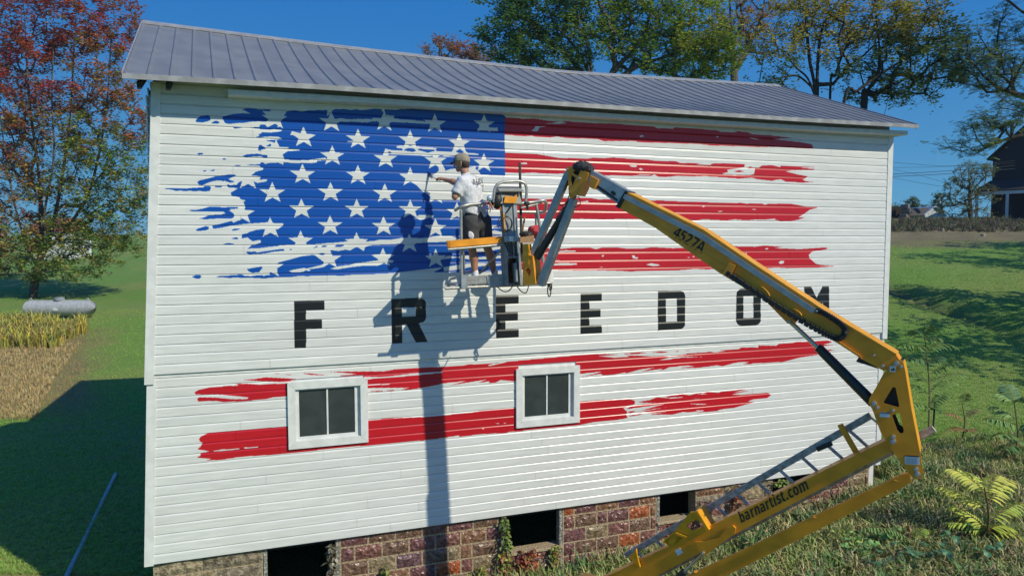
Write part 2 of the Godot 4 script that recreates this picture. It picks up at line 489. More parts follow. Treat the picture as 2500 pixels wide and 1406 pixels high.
# ------------------------------------------------------------------ the painted flag (flat paint on the boards)
const MX := -0.35
const MY := 4.15
const MW := 13.7
const MH := 6.9
const IW := 2048
const IH := 1024
const FLAG := [
	["blue", [337,690,364,736,385,740,407,738,424,742,440,743,450,745,473,746,478,745,476,740,476,728,489,741,491,746,499,750,528,752,545,750,556,753,578,752,600,756,612,758,634,759,635,753,646,745,643,758,646,758,676,758,691,762,718,764,728,767,761,766,790,767,792,764,795,764,797,766,837,766,861,765,893,766,947,764,951,762,955,766,990,767,1013,765,1025,760,1027,756,1023,704,1024,642,1024,580,1024,572,1025,403,1023,355,912,361,846,381,810,382,751,375,689,376,680,374,659,371,621,370,608,367,584,365,526,364,497,362,473,361,454,359,429,357,371,356,370,356,337,354,331,352,307,350,294,348,278,346,259,346,250,344,260,355,271,357,285,362,286,367,282,370,263,366,250,377,235,374,236,386,251,389,255,392,273,398,295,401,332,400,347,411,347,418,327,417,313,421,293,419,243,415,208,410,177,403,161,401,158,410,178,414,209,423,214,418,227,424,235,426,230,430,243,441,246,465,243,472,242,477,248,481,235,484,231,490,211,493,203,498,195,499,199,508,174,506,167,519,194,521,202,525,207,523,225,524,230,531,238,535,246,536,265,527,270,535,280,531,302,535,308,540,305,542,285,540,288,545,291,549,272,548,264,551,276,562,282,564,296,568,297,573,290,575,286,580,264,579,254,580,264,582,286,583,294,590,303,585,313,588,337,590,351,585,351,597,344,610,337,630,325,647,304,651,351,657,339,663,305,662,293,659,280,659,290,664,285,668,294,670,295,673,321,674,339,677,348,679,349,683,328,684,318,682,295,682,282,683,260,686,289,687,290,694,305,696,308,690,331,704,352,692]],
	["blue", [124,695,127,701,137,710,155,713,160,711,162,700,154,696,143,693,133,693,125,693]],
	["blue", [164,692,172,698,177,699,184,696,184,693,178,691,167,691]],
	["blue", [192,711,211,717,227,721,242,723,266,724,257,729,244,734,256,738,277,738,296,737,318,739,320,736,317,733,298,733,314,715,313,709,308,704,286,703,266,701,247,697,234,696,221,694,210,692,199,694,195,701]],
	["blue", [217,685,244,684,231,681,222,681]],
	["blue", [285,630,287,637,292,638,299,633,306,635,315,641,324,641,320,628,300,627,287,621,285,623]],
	["blue", [125,607,132,609,141,609,139,605,130,604]],
	["blue", [190,595,194,597,201,595,196,593,192,593]],
	["blue", [242,605,254,610,282,613,293,611,307,611,309,606,307,602,299,602,292,606,273,605,251,602]],
	["blue", [220,577,228,580,241,580,233,577]],
	["blue", [139,560,143,562,148,562,146,559,140,558]],
	["blue", [157,561,164,564,171,565,166,561,160,560]],
	["blue", [124,530,130,534,142,537,158,542,172,547,193,550,207,553,220,553,226,549,214,545,203,540,210,536,218,534,217,531,208,530,197,533,181,535,168,534,152,529,138,522,129,521,125,525]],
	["blue", [38,509,52,511,92,510,112,513,138,515,142,519,157,518,158,513,154,505,140,504,128,505,116,504,104,505,91,504,81,505,69,504,58,507]],
	["blue", [100,450,105,453,120,453,134,456,153,462,166,462,192,461,207,462,227,462,227,458,215,457,206,456,217,440,215,433,208,430,178,430,140,427,127,429,140,433,150,438,165,440,183,441,194,444,189,448,159,449,134,449,117,448]],
	["blue", [116,397,121,401,142,408,150,406,150,400,143,397,121,394]],
	["blue", [208,397,216,401,231,401,226,398,216,396]],
	["blue", [207,374,218,377,225,375,224,372,215,372]],
	["blue", [478,340,502,337,521,341,534,339,547,347,560,347,576,336,580,350,602,354,652,356,695,359,734,359,777,362,834,364,912,361,1023,356,1023,269,912,268,812,269,790,270,819,285,707,274,685,272,658,269,598,267,536,266,510,264,487,265,444,265,432,266,411,264,394,266,369,263,319,262,292,260,278,261,262,262,238,262,219,264,199,263,184,265,170,265,166,267,173,269,199,270,232,272,241,268,256,267,279,270,292,269,308,270,306,276,308,283,318,281,327,276,329,284,324,298,333,305,347,309,374,316,395,322,426,326,434,325,460,304,479,329]],
	["blue", [963,519,989,518,989,514,970,514]],
	["white", [782,568,799,574,808,582,807,591,801,602,816,609,830,583,845,588,858,590,884,591,927,600,927,591,936,585,944,574,1019,572,1031,572,1030,445,970,444,960,494,797,492,782,501,766,513,756,518,734,540,726,551,729,571,775,572]],
	["white", [319,648,328,645,336,630,374,630,398,631,397,627,383,625,364,623,343,608,346,601,377,598,404,599,421,600,432,603,439,604,469,609,473,602,446,599,445,594,432,592,402,591,378,590,351,592,350,585,338,590,317,588]],
	["white", [531,659,546,661,583,657,541,656,531,657]],
	["white", [505,724,525,725,527,723,547,724,565,726,604,728,616,730,623,722,602,720,594,717,576,716,556,717,536,716,504,716]],
	["white", [649,742,673,741,671,733,712,731,736,731,773,729,778,723,751,722,729,722,712,723,676,722,658,723,646,731]],
	["white", [677,648,679,652,698,654,742,653,774,652,805,651,799,647,802,641,850,642,854,649,858,654,876,653,898,643,902,640,937,639,935,634,901,634,860,630,836,626,805,627,766,625,741,627,682,627,645,627,645,642,654,640,672,638,694,638,697,641,694,645,681,646]],
	["white", [972,722,999,723,1001,712,934,711,933,717]],
	["white", [377,681,372,670,387,669,395,662,407,674]],
	["white", [746,446,791,445,789,440,748,430,732,438]],
	["white", [360,280,373,284,400,288,414,287,422,281,414,279,408,282,400,277,376,276,369,276]],
	["white", [412,287,425,290,450,296,465,300,463,292,442,287,418,285]],
	["white", [474,284,489,289,497,291,513,294,531,295,551,300,583,304,614,308,637,300,620,293,598,292,580,293,539,289,500,283]],
	["white", [650,310,666,307,662,301,643,300]],
	["white", [426,356,526,365,584,366,587,351,569,344,561,347,547,347,534,339,521,341,502,337,478,340,479,327,454,325,440,327,370,329,356,326,357,355]],
	["white", [811,308,837,321,864,316,898,322,932,315,967,317,1024,320,1024,312,967,309,912,307,864,314,830,311]],
	["white", [820,285,864,291,919,297,1024,293,1024,288,932,286,912,285,870,277,823,271]],
	["white", [968,397,989,400,1024,392,1024,385,989,387,975,391]],
	["white", [898,339,1024,350,1024,343,940,330,903,331]],
	["star", [331,714,488,714,642,723,797,726,955,733,409,666,564,668,720,672,874,670,333,626,489,616,645,614,798,614,954,612,404,560,562,562,719,561,320,505,482,510,641,510,797,509,237,445,399,460,557,462,718,463,865,458,312,405,479,413,636,412,796,407,395,368,555,364,714,360,475,315,633,317,796,313,311,292,194,507,255,542,963,408]],
	["blue", [430,345,439,353,443,350,435,347]],
	["blue", [453,351,461,354,471,352,463,349,454,349]],
	["blue", [491,351,497,355,516,355,519,353,508,349,494,349]],
	["blue", [362,342,366,344,372,342,366,340]],
	["blue", [442,329,454,332,463,330,462,327,454,325]],
	["blue", [244,287,266,291,287,294,288,290,279,278,260,276,251,281,248,286]],
	["blue", [102,268,112,272,123,272,127,268,123,263,112,263]],
	["blue", [183,357,195,361,212,360,214,357]],
	["blue", [207,374,222,377,226,374,224,372,212,373]],
	["blue", [245,334,248,337,259,336,269,337,275,334,299,338,334,343,348,344,349,339,320,336,293,331,277,330,253,329]],
	["blue", [699,640,710,646,729,647,738,640,728,636,717,637,702,639]],
	["blue", [743,644,749,647,766,645,792,646,797,643,791,640,782,638,775,635,760,639,745,642]],
	["blue", [862,643,876,651,890,641,876,638,868,640]],
	["blue", [652,633,657,635,664,630,655,629]],
	["blue", [809,629,824,629,819,626,813,627]],
	["blue", [777,585,798,598,807,591,808,582,799,574,784,568,775,572]],
	["red", [1025,756,1092,755,1123,758,1178,753,1208,754,1190,748,1160,744,1210,745,1240,750,1222,754,1234,756,1286,754,1348,755,1398,757,1501,756,1562,756,1580,750,1600,752,1640,752,1647,757,1722,757,1815,756,1839,751,1911,753,1891,758,1954,755,1974,749,2044,749,2155,745,2099,741,2069,736,2135,733,2187,731,2242,725,2248,711,2264,710,2172,708,2095,709,1975,704,1897,704,1797,702,1741,705,1704,704,1574,702,1545,700,1501,700,1497,704,1373,698,1353,703,1315,703,1234,702,1202,705,1178,700,1131,700,1115,703,1084,700,1038,702,1023,702]],
	["red", [1024,645,1054,646,1100,645,1135,645,1178,640,1210,636,1320,638,1332,641,1382,642,1408,645,1467,643,1537,643,1568,640,1574,640,1655,641,1669,636,1756,638,1733,633,1794,633,1803,639,1831,640,1860,642,1913,641,1942,642,1938,630,2002,630,2016,639,2061,642,2097,636,2102,641,2263,641,2185,637,2258,634,2248,631,2149,626,2123,621,2175,612,2225,606,2217,599,2201,594,2217,587,2260,586,2202,582,2124,584,2103,592,2078,589,2063,585,1998,589,1973,594,1919,589,1861,591,1771,594,1711,591,1656,591,1611,586,1575,587,1582,587,1568,594,1555,588,1502,587,1374,585,1291,588,1170,584,1119,586,1092,584,1024,583]],
	["red", [1023,500,1100,503,1170,501,1226,507,1251,507,1329,508,1354,504,1383,505,1421,507,1543,503,1583,505,1641,504,1688,502,1726,503,1832,501,1931,502,1951,500,1971,501,2022,501,2033,497,2048,501,2147,503,2190,498,2228,492,2280,491,2239,482,2218,469,2186,453,2218,453,2186,444,2160,440,2107,438,2076,444,2086,448,2034,443,1993,443,1952,440,1902,443,1868,439,1833,440,1770,442,1737,438,1666,440,1642,441,1522,441,1418,440,1375,438,1292,440,1235,438,1171,438,1067,438,1023,439]],
	["red", [1023,345,1159,342,1223,340,1268,344,1326,343,1347,338,1372,344,1431,343,1457,340,1523,339,1562,344,1644,340,1691,341,1855,340,1889,346,1995,344,2036,348,2115,343,2078,338,2120,337,2195,334,2321,340,2329,335,2315,332,2255,325,2239,312,2245,299,2273,279,2306,272,2373,268,2279,264,2144,264,2091,267,2039,264,1987,268,1837,267,1788,264,1739,267,1692,264,1645,262,1559,263,1506,263,1484,261,1441,264,1334,268,1293,268,1211,270,1179,271,1023,272]],
	["red", [100,-57,110,-51,140,-46,189,-45,216,-46,209,-40,246,-43,276,-48,290,-47,349,-49,366,-53,366,-86,348,-86,306,-87,286,-91,255,-91,231,-92,175,-90,155,-85,109,-83,106,-75,113,-72,155,-76,198,-84,238,-87,242,-82,222,-78,172,-69,103,-63]],
	["red", [228,-30,256,-30,290,-27,325,-31,374,-37,370,-42,338,-44,297,-40,277,-37]],
	["red", [370,-48,384,-43,430,-43,481,-48,430,-49]],
	["red", [341,-21,369,-25,353,-24]],
	["red", [390,-21,416,-24,463,-32,416,-28]],
	["red", [311,-16,332,-19,322,-19]],
	["red", [470,-22,545,-26,634,-31,667,-27,726,-27,804,-28,883,-29,900,-26,936,-27,973,-27,1092,-23,1268,-18,1350,-18,1383,-19,1438,-24,1404,-25,1362,-25,1425,-34,1481,-34,1468,-29,1520,-32,1572,-38,1621,-40,1639,-43,1697,-40,1716,-35,1766,-35,1813,-35,1751,-33,1814,-34,1829,-38,1874,-36,1849,-31,1934,-31,1944,-26,1990,-27,2021,-30,2023,-22,2104,-27,2115,-21,2173,-21,2195,-18,2266,-19,2349,-19,2369,-27,2327,-34,2375,-40,2322,-41,2345,-55,2384,-57,2351,-61,2301,-72,2213,-78,2138,-90,2053,-89,2001,-87,1986,-90,1955,-87,1981,-82,1950,-79,1915,-81,1865,-90,1840,-85,1796,-88,1752,-89,1791,-91,1675,-85,1744,-83,1716,-78,1639,-80,1621,-87,1599,-89,1617,-83,1529,-89,1581,-77,1520,-81,1468,-91,1464,-87,1434,-91,1379,-92,1371,-86,1297,-92,1346,-85,1377,-78,1293,-81,1061,-91,1009,-83,991,-91,968,-91,973,-85,932,-87,963,-78,882,-85,838,-89,896,-78,812,-81,803,-84,751,-90,713,-93,683,-92,709,-87,634,-82,583,-79,556,-79,556,-53,638,-51,634,-48,525,-41,497,-36,553,-34]],
	["red", [583,-89,627,-90,627,-93]],
	["red", [633,-90,663,-91,658,-94]],
	["red", [1449,-23,1485,-21,1519,-20,1550,-24,1502,-26]],
	["red", [1563,-23,1607,-22,1643,-26,1607,-27]],
	["red", [1665,-25,1679,-25,1672,-27]],
	["red", [1704,-24,1725,-25,1711,-26]],
	["red", [108,-191,113,-184,133,-176,209,-176,260,-175,346,-177,582,-180,645,-178,750,-183,824,-183,909,-182,949,-179,1060,-179,1293,-177,1372,-178,1486,-183,1504,-190,1504,-201,1457,-211,1474,-226,1470,-237,1476,-248,1427,-251,1381,-251,1343,-251,1293,-256,1060,-257,1037,-256,1027,-260,986,-256,926,-255,872,-257,868,-252,819,-255,750,-257,690,-256,581,-256,529,-255,346,-256,299,-256,217,-253,170,-256,124,-255,139,-251,100,-243,110,-239,110,-232,135,-229,119,-224,103,-220,111,-213,117,-203,110,-197]],
	["red", [1517,-195,1565,-191,1592,-184,1645,-191,1627,-184,1654,-182,1700,-181,1727,-187,1750,-183,1806,-180,1754,-186,1807,-188,1768,-181,1802,-180,1852,-187,1862,-183,1917,-183,1973,-182,1917,-190,1983,-189,1907,-197,1958,-203,2009,-198,1973,-202,2069,-203,2084,-213,2067,-222,2005,-222,1979,-229,2013,-233,1974,-239,1918,-248,1858,-249,1843,-254,1755,-252,1789,-248,1719,-248,1701,-245,1655,-251,1610,-247,1561,-244,1633,-239,1574,-238,1522,-230,1632,-223,1517,-226,1504,-229,1628,-210,1470,-216,1487,-208,1587,-203,1539,-199]],
	["red", [1474,-226,1504,-225,1504,-229,1487,-231]],
	["red", [1478,-240,1539,-237,1522,-241,1487,-243]],
	["black", [373,193,459,191,458,164,406,165,405,138,451,136,451,109,405,110,404,54,371,55]],
	["black", [657,190,741,191,753,189,760,184,764,175,763,129,761,122,756,117,740,113,768,54,731,54,702,111,689,111,688,54,657,54]],
	["black", [992,192,1070,191,1070,165,1024,163,1025,137,1067,136,1067,109,1025,109,1025,82,1070,81,1070,54,992,54]],
	["black", [1290,190,1370,190,1370,164,1323,164,1324,137,1365,136,1366,109,1323,109,1324,82,1370,80,1371,54,1291,55]],
	["black", [1587,191,1680,190,1689,187,1694,182,1698,174,1699,68,1694,60,1687,56,1679,54,1589,53]],
	["black", [1915,173,1917,180,1925,187,1937,191,1997,190,2009,188,2018,181,2023,170,2025,70,2020,62,2012,57,2000,55,1941,55,1929,58,1921,64,1916,73]],
	["black", [2222,192,2254,193,2282,149,2310,192,2341,192,2346,72,2315,72,2313,130,2289,97,2257,126,2257,73,2226,73]],
	["white", [1113,719,1125,727,1127,734,1170,736,1143,731,1135,718]],
	["white", [1508,722,1518,725,1529,721,1512,717]],
	["white", [1813,734,1827,736,1825,730]],
	["white", [1955,737,1984,736,2004,730,1974,733]],
	["white", [1844,605,1870,611,1865,619,1899,624,1938,630,1987,628,1982,607,1958,602,1899,600,1856,601]],
	["white", [1467,623,1500,622,1498,616,1480,616]],
	["white", [1507,611,1515,614,1524,609,1513,606]],
	["white", [1077,616,1098,617,1100,612,1078,611]],
	["white", [1500,592,1559,593,1546,590,1502,590]],
	["white", [1762,487,1769,490,1776,488,1767,484]],
	["white", [1830,471,1847,473,1847,470,1833,469]],
	["white", [1974,481,1992,481,1995,478,1982,478]],
	["white", [1306,497,1314,500,1320,495,1308,492,1279,495]],
	["white", [1199,332,1235,335,1272,334,1272,330,1211,329,1159,331]],
	["white", [1183,290,1219,294,1276,292,1278,287,1235,285,1183,285]],
	["white", [1368,318,1378,318,1378,315,1370,312]],
	["white", [1483,316,1494,316,1497,310,1508,310,1505,304,1488,306]],
	["white", [1539,284,1559,289,1590,284,1595,280,1568,278]],
	["white", [1360,278,1372,279,1371,276]],
	["white", [1183,303,1215,303,1213,300]],
	["white", [1918,311,1940,319,1958,322,1955,310,1946,303,1923,306]],
	["white", [2101,286,2111,292,2127,290,2122,281,2106,280]],
	["white", [2037,337,2052,340,2052,335,2042,333]],
	["white", [1724,310,1734,313,1734,307]],
	["white", [1705,308,1715,308,1710,305]],
	["white", [553,-46,638,-48,726,-43,816,-43,816,-47,730,-50,638,-52,553,-50]],
	["white", [583,-69,650,-70,648,-73,583,-71]],
	["white", [966,-32,991,-27,1037,-25,1019,-28,973,-35]],
	["white", [1601,-52,1643,-45,1698,-45,1780,-51,1698,-49,1657,-50,1643,-53]],
	["white", [138,-229,164,-227,213,-228,213,-231,164,-232]],
	["white", [226,-227,265,-228,264,-231,228,-230]],
	["white", [1641,-189,1700,-190,1695,-193,1645,-193]],
	["white", [1728,-217,1793,-223,1793,-226,1732,-219]],
	["white", [1737,-200,1769,-203,1765,-205]],
	["white", [990,-223,1007,-225,1000,-227]],
	["white", [1018,-225,1030,-226,1023,-228]],
	["white", [945,-236,956,-237,949,-240]],
	["white", [1754,-220,1798,-224,1798,-226,1754,-223]],
	["white", [1755,-244,1786,-246,1784,-249,1755,-247]],
	["white", [689,164,732,163,732,134,689,134]],
	["white", [1620,164,1664,164,1666,81,1621,81]],
	["white", [1946,164,1990,163,1992,82,1948,83]],
	["red", [1894,614,1918,619,1938,615,1914,611]],
	["red", [1952,630,1967,634,1979,630,1962,626]],
]
func fill(img: Image, pts: PackedVector2Array, c: Color) -> void:
	var lo := 1e9
	var hi := -1e9
	for p in pts:
		lo = minf(lo, p.y); hi = maxf(hi, p.y)
	for y in range(maxi(0, int(lo)), mini(IH - 1, int(hi) + 1) + 1):
		var yy := y + 0.5
		var xs := []
		for i in pts.size():
			var a := pts[i]
			var b := pts[(i + 1) % pts.size()]
			if (a.y <= yy) != (b.y <= yy):
				xs.append(a.x + (yy - a.y) / (b.y - a.y) * (b.x - a.x))
		xs.sort()
		for i in range(0, xs.size() - 1, 2):
			var x0 := int(round(xs[i]))
			var x1 := int(round(xs[i + 1]))
			if x1 > x0: img.fill_rect(Rect2i(x0, y, x1 - x0, 1), c)
func tex_at(x: float, y: float) -> Vector2:
	return Vector2((x - MX) / MW * IW, (MY - y) / MH * IH)
func mural() -> ImageTexture:
	var img := Image.create(IW, IH, false, Image.FORMAT_RGBA8)
	var white := lin(0.68, 0.69, 0.69)
	var inks := {"blue": lin(0.004, 0.078, 0.40), "red": lin(0.52, 0.010, 0.022), "white": white, "black": lin(0.013, 0.014, 0.015)}
	img.fill(white)
	for part: Array in FLAG:
		var kind: String = part[0]
		var q: Array = part[1]
		if kind == "star":
			for i in range(0, q.size(), 2):
				var c := Vector2(q[i], q[i + 1]) / 200.0
				var star := PackedVector2Array()
				for k in 10:
					var a := PI / 2 + k * PI / 5
					var r := 0.182 if k % 2 == 0 else 0.075
					star.append(tex_at(c.x + cos(a) * r * 1.02, c.y - 0.008 + sin(a) * r * 0.86))
				fill(img, star, white)
			continue
		var pts := PackedVector2Array()
		for i in range(0, q.size(), 2):
			pts.append(tex_at(q[i] / 200.0, q[i + 1] / 200.0))
		fill(img, pts, inks[kind])
	# brush streaks, slight wear, nail heads
	var f := FastNoiseLite.new()
	f.seed = 3
	f.frequency = 0.05
	var data := img.get_data()
	for y in range(0, IH, 2):
		for x in range(0, IW, 4):
			var k := 1.0 + 0.055 * f.get_noise_2d(x * 0.22, y * 3.0) + 0.03 * f.get_noise_2d(x * 0.05 + 700.0, y * 0.2)
			for yy in 2:
				for xx in 4:
					var o := ((y + yy) * IW + x + xx) * 4
					data[o] = clampi(int(data[o] * k), 0, 255)
					data[o + 1] = clampi(int(data[o + 1] * k), 0, 255)
					data[o + 2] = clampi(int(data[o + 2] * k), 0, 255)
	img = Image.create_from_data(IW, IH, false, Image.FORMAT_RGBA8, data)
	var nail := lin(0.36, 0.36, 0.36)
	var r := RandomNumberGenerator.new()
	r.seed = 11
	for row in range(-20, 30):
		var y := row * 0.137 - (0.0 if row >= 0 else 0.05)
		for st in 23:
			for k in 2:
				if r.randf() < 0.8:
					var p := tex_at(0.16 + st * 0.59 + r.randf_range(-0.02, 0.02) , y + 0.03 + 0.045 * k + r.randf_range(-0.008, 0.008))
					if p.x < 1.0 or p.y < 1.0 or p.x > IW - 2 or p.y > IH - 2: continue
					var was := img.get_pixelv(p)
					if was.g > 0.6: img.set_pixelv(p, nail)
	return ImageTexture.create_from_image(img)

# ------------------------------------------------------------------ the barn
func wall_left(y: float) -> float:        # the old frame leans: the left corner drifts outward towards the ground
	return -0.12 + (0.052 * y if y > 0.0 else 0.036 * y)
const RIDGE := [-0.44, 5.70, 2.76, 5.58, 5.71, 5.50, 7.70, 5.46, 11.05, 5.53, 13.42, 5.57]
const EAVE := [-0.44, 3.955, 2.36, 3.99, 5.0, 3.985, 7.60, 3.99, 10.5, 4.0, 13.42, 4.03]
func along_line(q: Array, x: float) -> float:
	for i in range(0, q.size() - 2, 2):
		if x <= q[i + 2] or i == q.size() - 4:
			return lerpf(q[i + 1], q[i + 3], clampf((x - q[i]) / (q[i + 2] - q[i]), 0.0, 1.0))
	return q[1]
func roof_at(x0: float, t: float, up := 0.0) -> Vector3:     # t from the eave (0) to the ridge (1)
	var xl := lerpf(-0.20, -0.44, t)
	var x := lerpf(xl, 13.36, (x0 + 0.2) / 13.56)
	var y := lerpf(along_line(EAVE, x), along_line(RIDGE, x), t)
	y -= 0.085 * sin(PI * t) * smoothstep(0.0, 4.0, x) * (1.0 - smoothstep(9.0, 13.0, x))
	return Vector3(x, y + up, lerpf(0.46, -3.5, t))

func plank(parent: Node, x0: float, x1: float, y0: float, y1: float, z: float, m: Material) -> void:
	var s := Shape.new()
	s.colored = true
	var k := rng.randf_range(0.965, 1.0)
	s.tint = Color(k, k, k * rng.randf_range(0.99, 1.01))
	var h := y1 - y0
	var zo := rng.randf_range(-0.0012, 0.0012)
	var prof := [Vector2(0.0, 0.002), Vector2(0.0, 0.019), Vector2(0.004, 0.022), Vector2(h * 0.79, 0.022), Vector2(h * 0.85, 0.0195), Vector2(h * 0.91, 0.0145), Vector2(h * 0.96, 0.012), Vector2(h * 0.968, 0.003), Vector2(h + 0.004, 0.003)]
	for i in prof.size() - 1:
		var a: Vector2 = prof[i]
		var b: Vector2 = prof[i + 1]
		var p := Vector3(x0, y0 + a.x, z + a.y + zo)
		var q := Vector3(x1, y0 + a.x, z + a.y + zo)
		var r := Vector3(x1, y0 + b.x, z + b.y + zo)
		var t := Vector3(x0, y0 + b.x, z + b.y + zo)
		var us := []
		for w: Vector3 in [p, q, r, t]:
			us.append(Vector2((w.x - MX) / MW, (MY - w.y) / MH))
		s.quad_uv(p, q, r, t, us[0], us[1], us[2], us[3])
	obj("plank", s, m, parent)

func barn() -> void:
	var b := thing("barn", "white clapboard barn painted with an American flag and FREEDOM, under a grey metal roof", "barn")
	var siding := mat(Color(1, 1, 1), 0.30)
	siding.albedo_texture = mural()
	siding.vertex_color_use_as_albedo = true
	siding.texture_repeat = false
	# sheathing behind the boards, then the boards one by one
	var s := Shape.new()
	prism(s, [Vector3(wall_left(4.0) + 0.05, 4.02, -0.001), Vector3(13.15, 4.02, -0.001), Vector3(13.15, -2.66, -0.001), Vector3(wall_left(-2.66) + 0.05, -2.66, -0.001)], Vector3(0, 0, -0.15))
	var wall := obj("front_wall", s, M.trim, b)
	var wins := [[1.745, 2.905, -0.23, -1.22], [5.305, 6.445, -0.255, -1.225]]
	for k in range(-20, 30):
		var y0: float = k * 0.137
		var y1: float = y0 + 0.137
		var z := 0.03
		if k < 0:
			y1 = -0.053 - 0.138 * (-k - 1)
			y0 = y1 - 0.138
			z = 0.0
			if k == -20: y0 = -2.676
		var cuts := [wall_left(y0) + 0.09]
		var x: float = rng.randf_range(1.0, 4.2)
		while x < 12.4:
			cuts.append(x)
			x += rng.randf_range(2.6, 4.9)
		cuts.append(13.1)
		for i in cuts.size() - 1:
			var segs := [[cuts[i] + 0.0015, cuts[i + 1] - 0.0015]]
			if k < 0:
				for w: Array in wins:
					if y1 - 0.02 < w[2] and y0 + 0.02 > w[3] - 0.0 or (y0 < w[2] - 0.07 and y1 > w[3] + 0.07):
						var next := []
						for g: Array in segs:
							var l: float = w[0] + 0.05
							var r: float = w[1] - 0.05
							if g[1] <= l or g[0] >= r: next.append(g); continue
							if g[0] < l - 0.02: next.append([g[0], l])
							if g[1] > r + 0.02: next.append([r, g[1]])
						segs = next
			for g: Array in segs:
				plank(wall, g[0], g[1], y0, y1, z, siding)
	s = Shape.new()
	box(s, Vector3(6.52, -0.026, 0.014), Vector3(13.12, 0.052, 0.018))
	obj("drip_board", s, M.trim, wall)
	# corner boards: upper ones stand proud of the lower ones
	for upper in [true, false]:
		var ya := 3.97 if upper else -0.14
		var yb := -0.13 if upper else -2.69
		var off := 0.0 if upper else 0.045
		s = Shape.new()
		var z0 := 0.062 if upper else 0.034
		var xa := wall_left(ya) + off * 0.6
		var xb := wall_left(yb) + off * 0.2
		prism(s, [Vector3(xa, ya, z0), Vector3(xa + 0.118, ya, z0), Vector3(xb + 0.118, yb, z0), Vector3(xb, yb, z0)], Vector3(0, 0, -0.06))
		prism(s, [Vector3(xa - 0.002, ya, z0 - 0.002), Vector3(xb - 0.002, yb, z0 - 0.002), Vector3(xb - 0.002, yb, z0 - 0.12), Vector3(xa - 0.002, ya, z0 - 0.12)], Vector3(0.03, 0, 0))
		obj("corner_board", s, M.trim, b)
		s = Shape.new()
		var xr := 13.075 if upper else 13.03
		box(s, Vector3(xr + 0.065, (ya + yb) * 0.5, z0 - 0.03), Vector3(0.13, ya - yb, 0.06), Basis.IDENTITY, 0.004)
		box(s, Vector3(xr + 0.118, (ya + yb) * 0.5, z0 - 0.112), Vector3(0.024, ya - yb, 0.1))
		obj("corner_board", s, M.trim, b)
	# windows
	for wi in 2:
		var w: Array = wins[wi]
		var win := Node3D.new()
		win.name = "window"
		b.add_child(win, true)
		var fw := 0.108
		var zf := 0.062
		s = Shape.new()
		var o := [Vector3(w[0], w[2], zf), Vector3(w[1], w[2], zf), Vector3(w[1], w[3], zf), Vector3(w[0], w[3], zf)]
		var n := [Vector3(w[0] + fw, w[2] - fw, zf), Vector3(w[1] - fw, w[2] - fw, zf), Vector3(w[1] - fw, w[3] + fw, zf), Vector3(w[0] + fw, w[3] + fw, zf)]
		for k in 4:
			var k2 := (k + 1) % 4
			var cut: Vector3 = (o[k2] - o[k]).normalized() * 0.0012
			prism(s, [o[k] + cut, o[k2] - cut, n[k2] - cut, n[k] + cut], Vector3(0, 0, -0.062))
		obj("frame", s, M.trim, win)
		s = Shape.new()
		var l: float = w[0] + fw
		var r: float = w[1] - fw
		var t: float = w[2] - fw
		var bt: float = w[3] + fw
		for e: Array in [[l, l + 0.052, t, bt], [r - 0.085, r - 0.052, t, bt], [l, r - 0.052, bt + 0.055, bt], [l, r - 0.052, t, t - 0.025]]:
			box(s, Vector3((e[0] + e[1]) / 2, (e[2] + e[3]) / 2, 0.011), Vector3(absf(e[1] - e[0]), absf(e[2] - e[3]), 0.02 + 0.001 * rng.randf()), Basis.IDENTITY, 0.003)
		box(s, Vector3((l + r - 0.03) / 2, (t + bt) / 2, 0.012), Vector3(0.026, t - bt - 0.01, 0.018), Basis.IDENTITY, 0.003)
		obj("sash", s, M.trim, win)
		for h in 2:
			s = Shape.new()
			var a: float = l + 0.05 if h == 0 else (l + r - 0.03) / 2 + 0.01
			var c: float = (l + r - 0.03) / 2 - 0.01 if h == 0 else r - 0.083
			box(s, Vector3((a + c) / 2, (t + bt) / 2 + 0.01, 0.003), Vector3(c - a, t - bt - 0.06, 0.006))
			obj("pane", s, M.glass, win)
	# gable ends, back wall, back shed
	for e in 2:
		var x := 0.012 if e == 0 else 13.06
		s = Shape.new()
		var top := 5.38
		prism(s, [Vector3(x, -3.9, -0.16), Vector3(x, 3.80, -0.16), Vector3(x, top, -3.5), Vector3(x, 3.80, -7.0), Vector3(x, -3.9, -7.0)], Vector3(0.12, 0, 0))
		for k in 54:
			var y := -2.6 + k * 0.137
			var reach := 0.0 if y < 3.75 else (y - 3.75) * 2.2
			if 6.9 - 2.0 * reach > 0.3:
				box(s, Vector3(x + (-0.008 if e == 0 else 0.128), y + 0.05, -3.52), Vector3(0.016, 0.118, 6.9 - 2.0 * reach), Basis(Vector3.BACK, 0.06 if e == 0 else -0.06))
		obj("gable_wall", s, M.trim, b)
	s = Shape.new()
	box(s, Vector3(6.6, 0.0, -6.95), Vector3(13.0, 7.6, 0.12))
	obj("back_wall", s, M.trim, b)
	s = Shape.new()
	prism(s, [Vector3(0.03, -3.9, -7.05), Vector3(0.03, 3.55, -7.05), Vector3(0.03, 3.25, -13.7), Vector3(0.03, -3.9, -13.7)], Vector3(12.9, 0, 0))
	obj("back_shed", s, M.trim, b)
	s = Shape.new()
	prism(s, [Vector3(-0.25, 3.62, -7.0), Vector3(-0.25, 3.70, -7.0), Vector3(-0.25, 3.44, -14.1), Vector3(-0.25, 3.36, -14.1)], Vector3(13.5, 0, 0))
	obj("shed_roof", s, M.roof, b)
	roof(b)
	foundation(b)

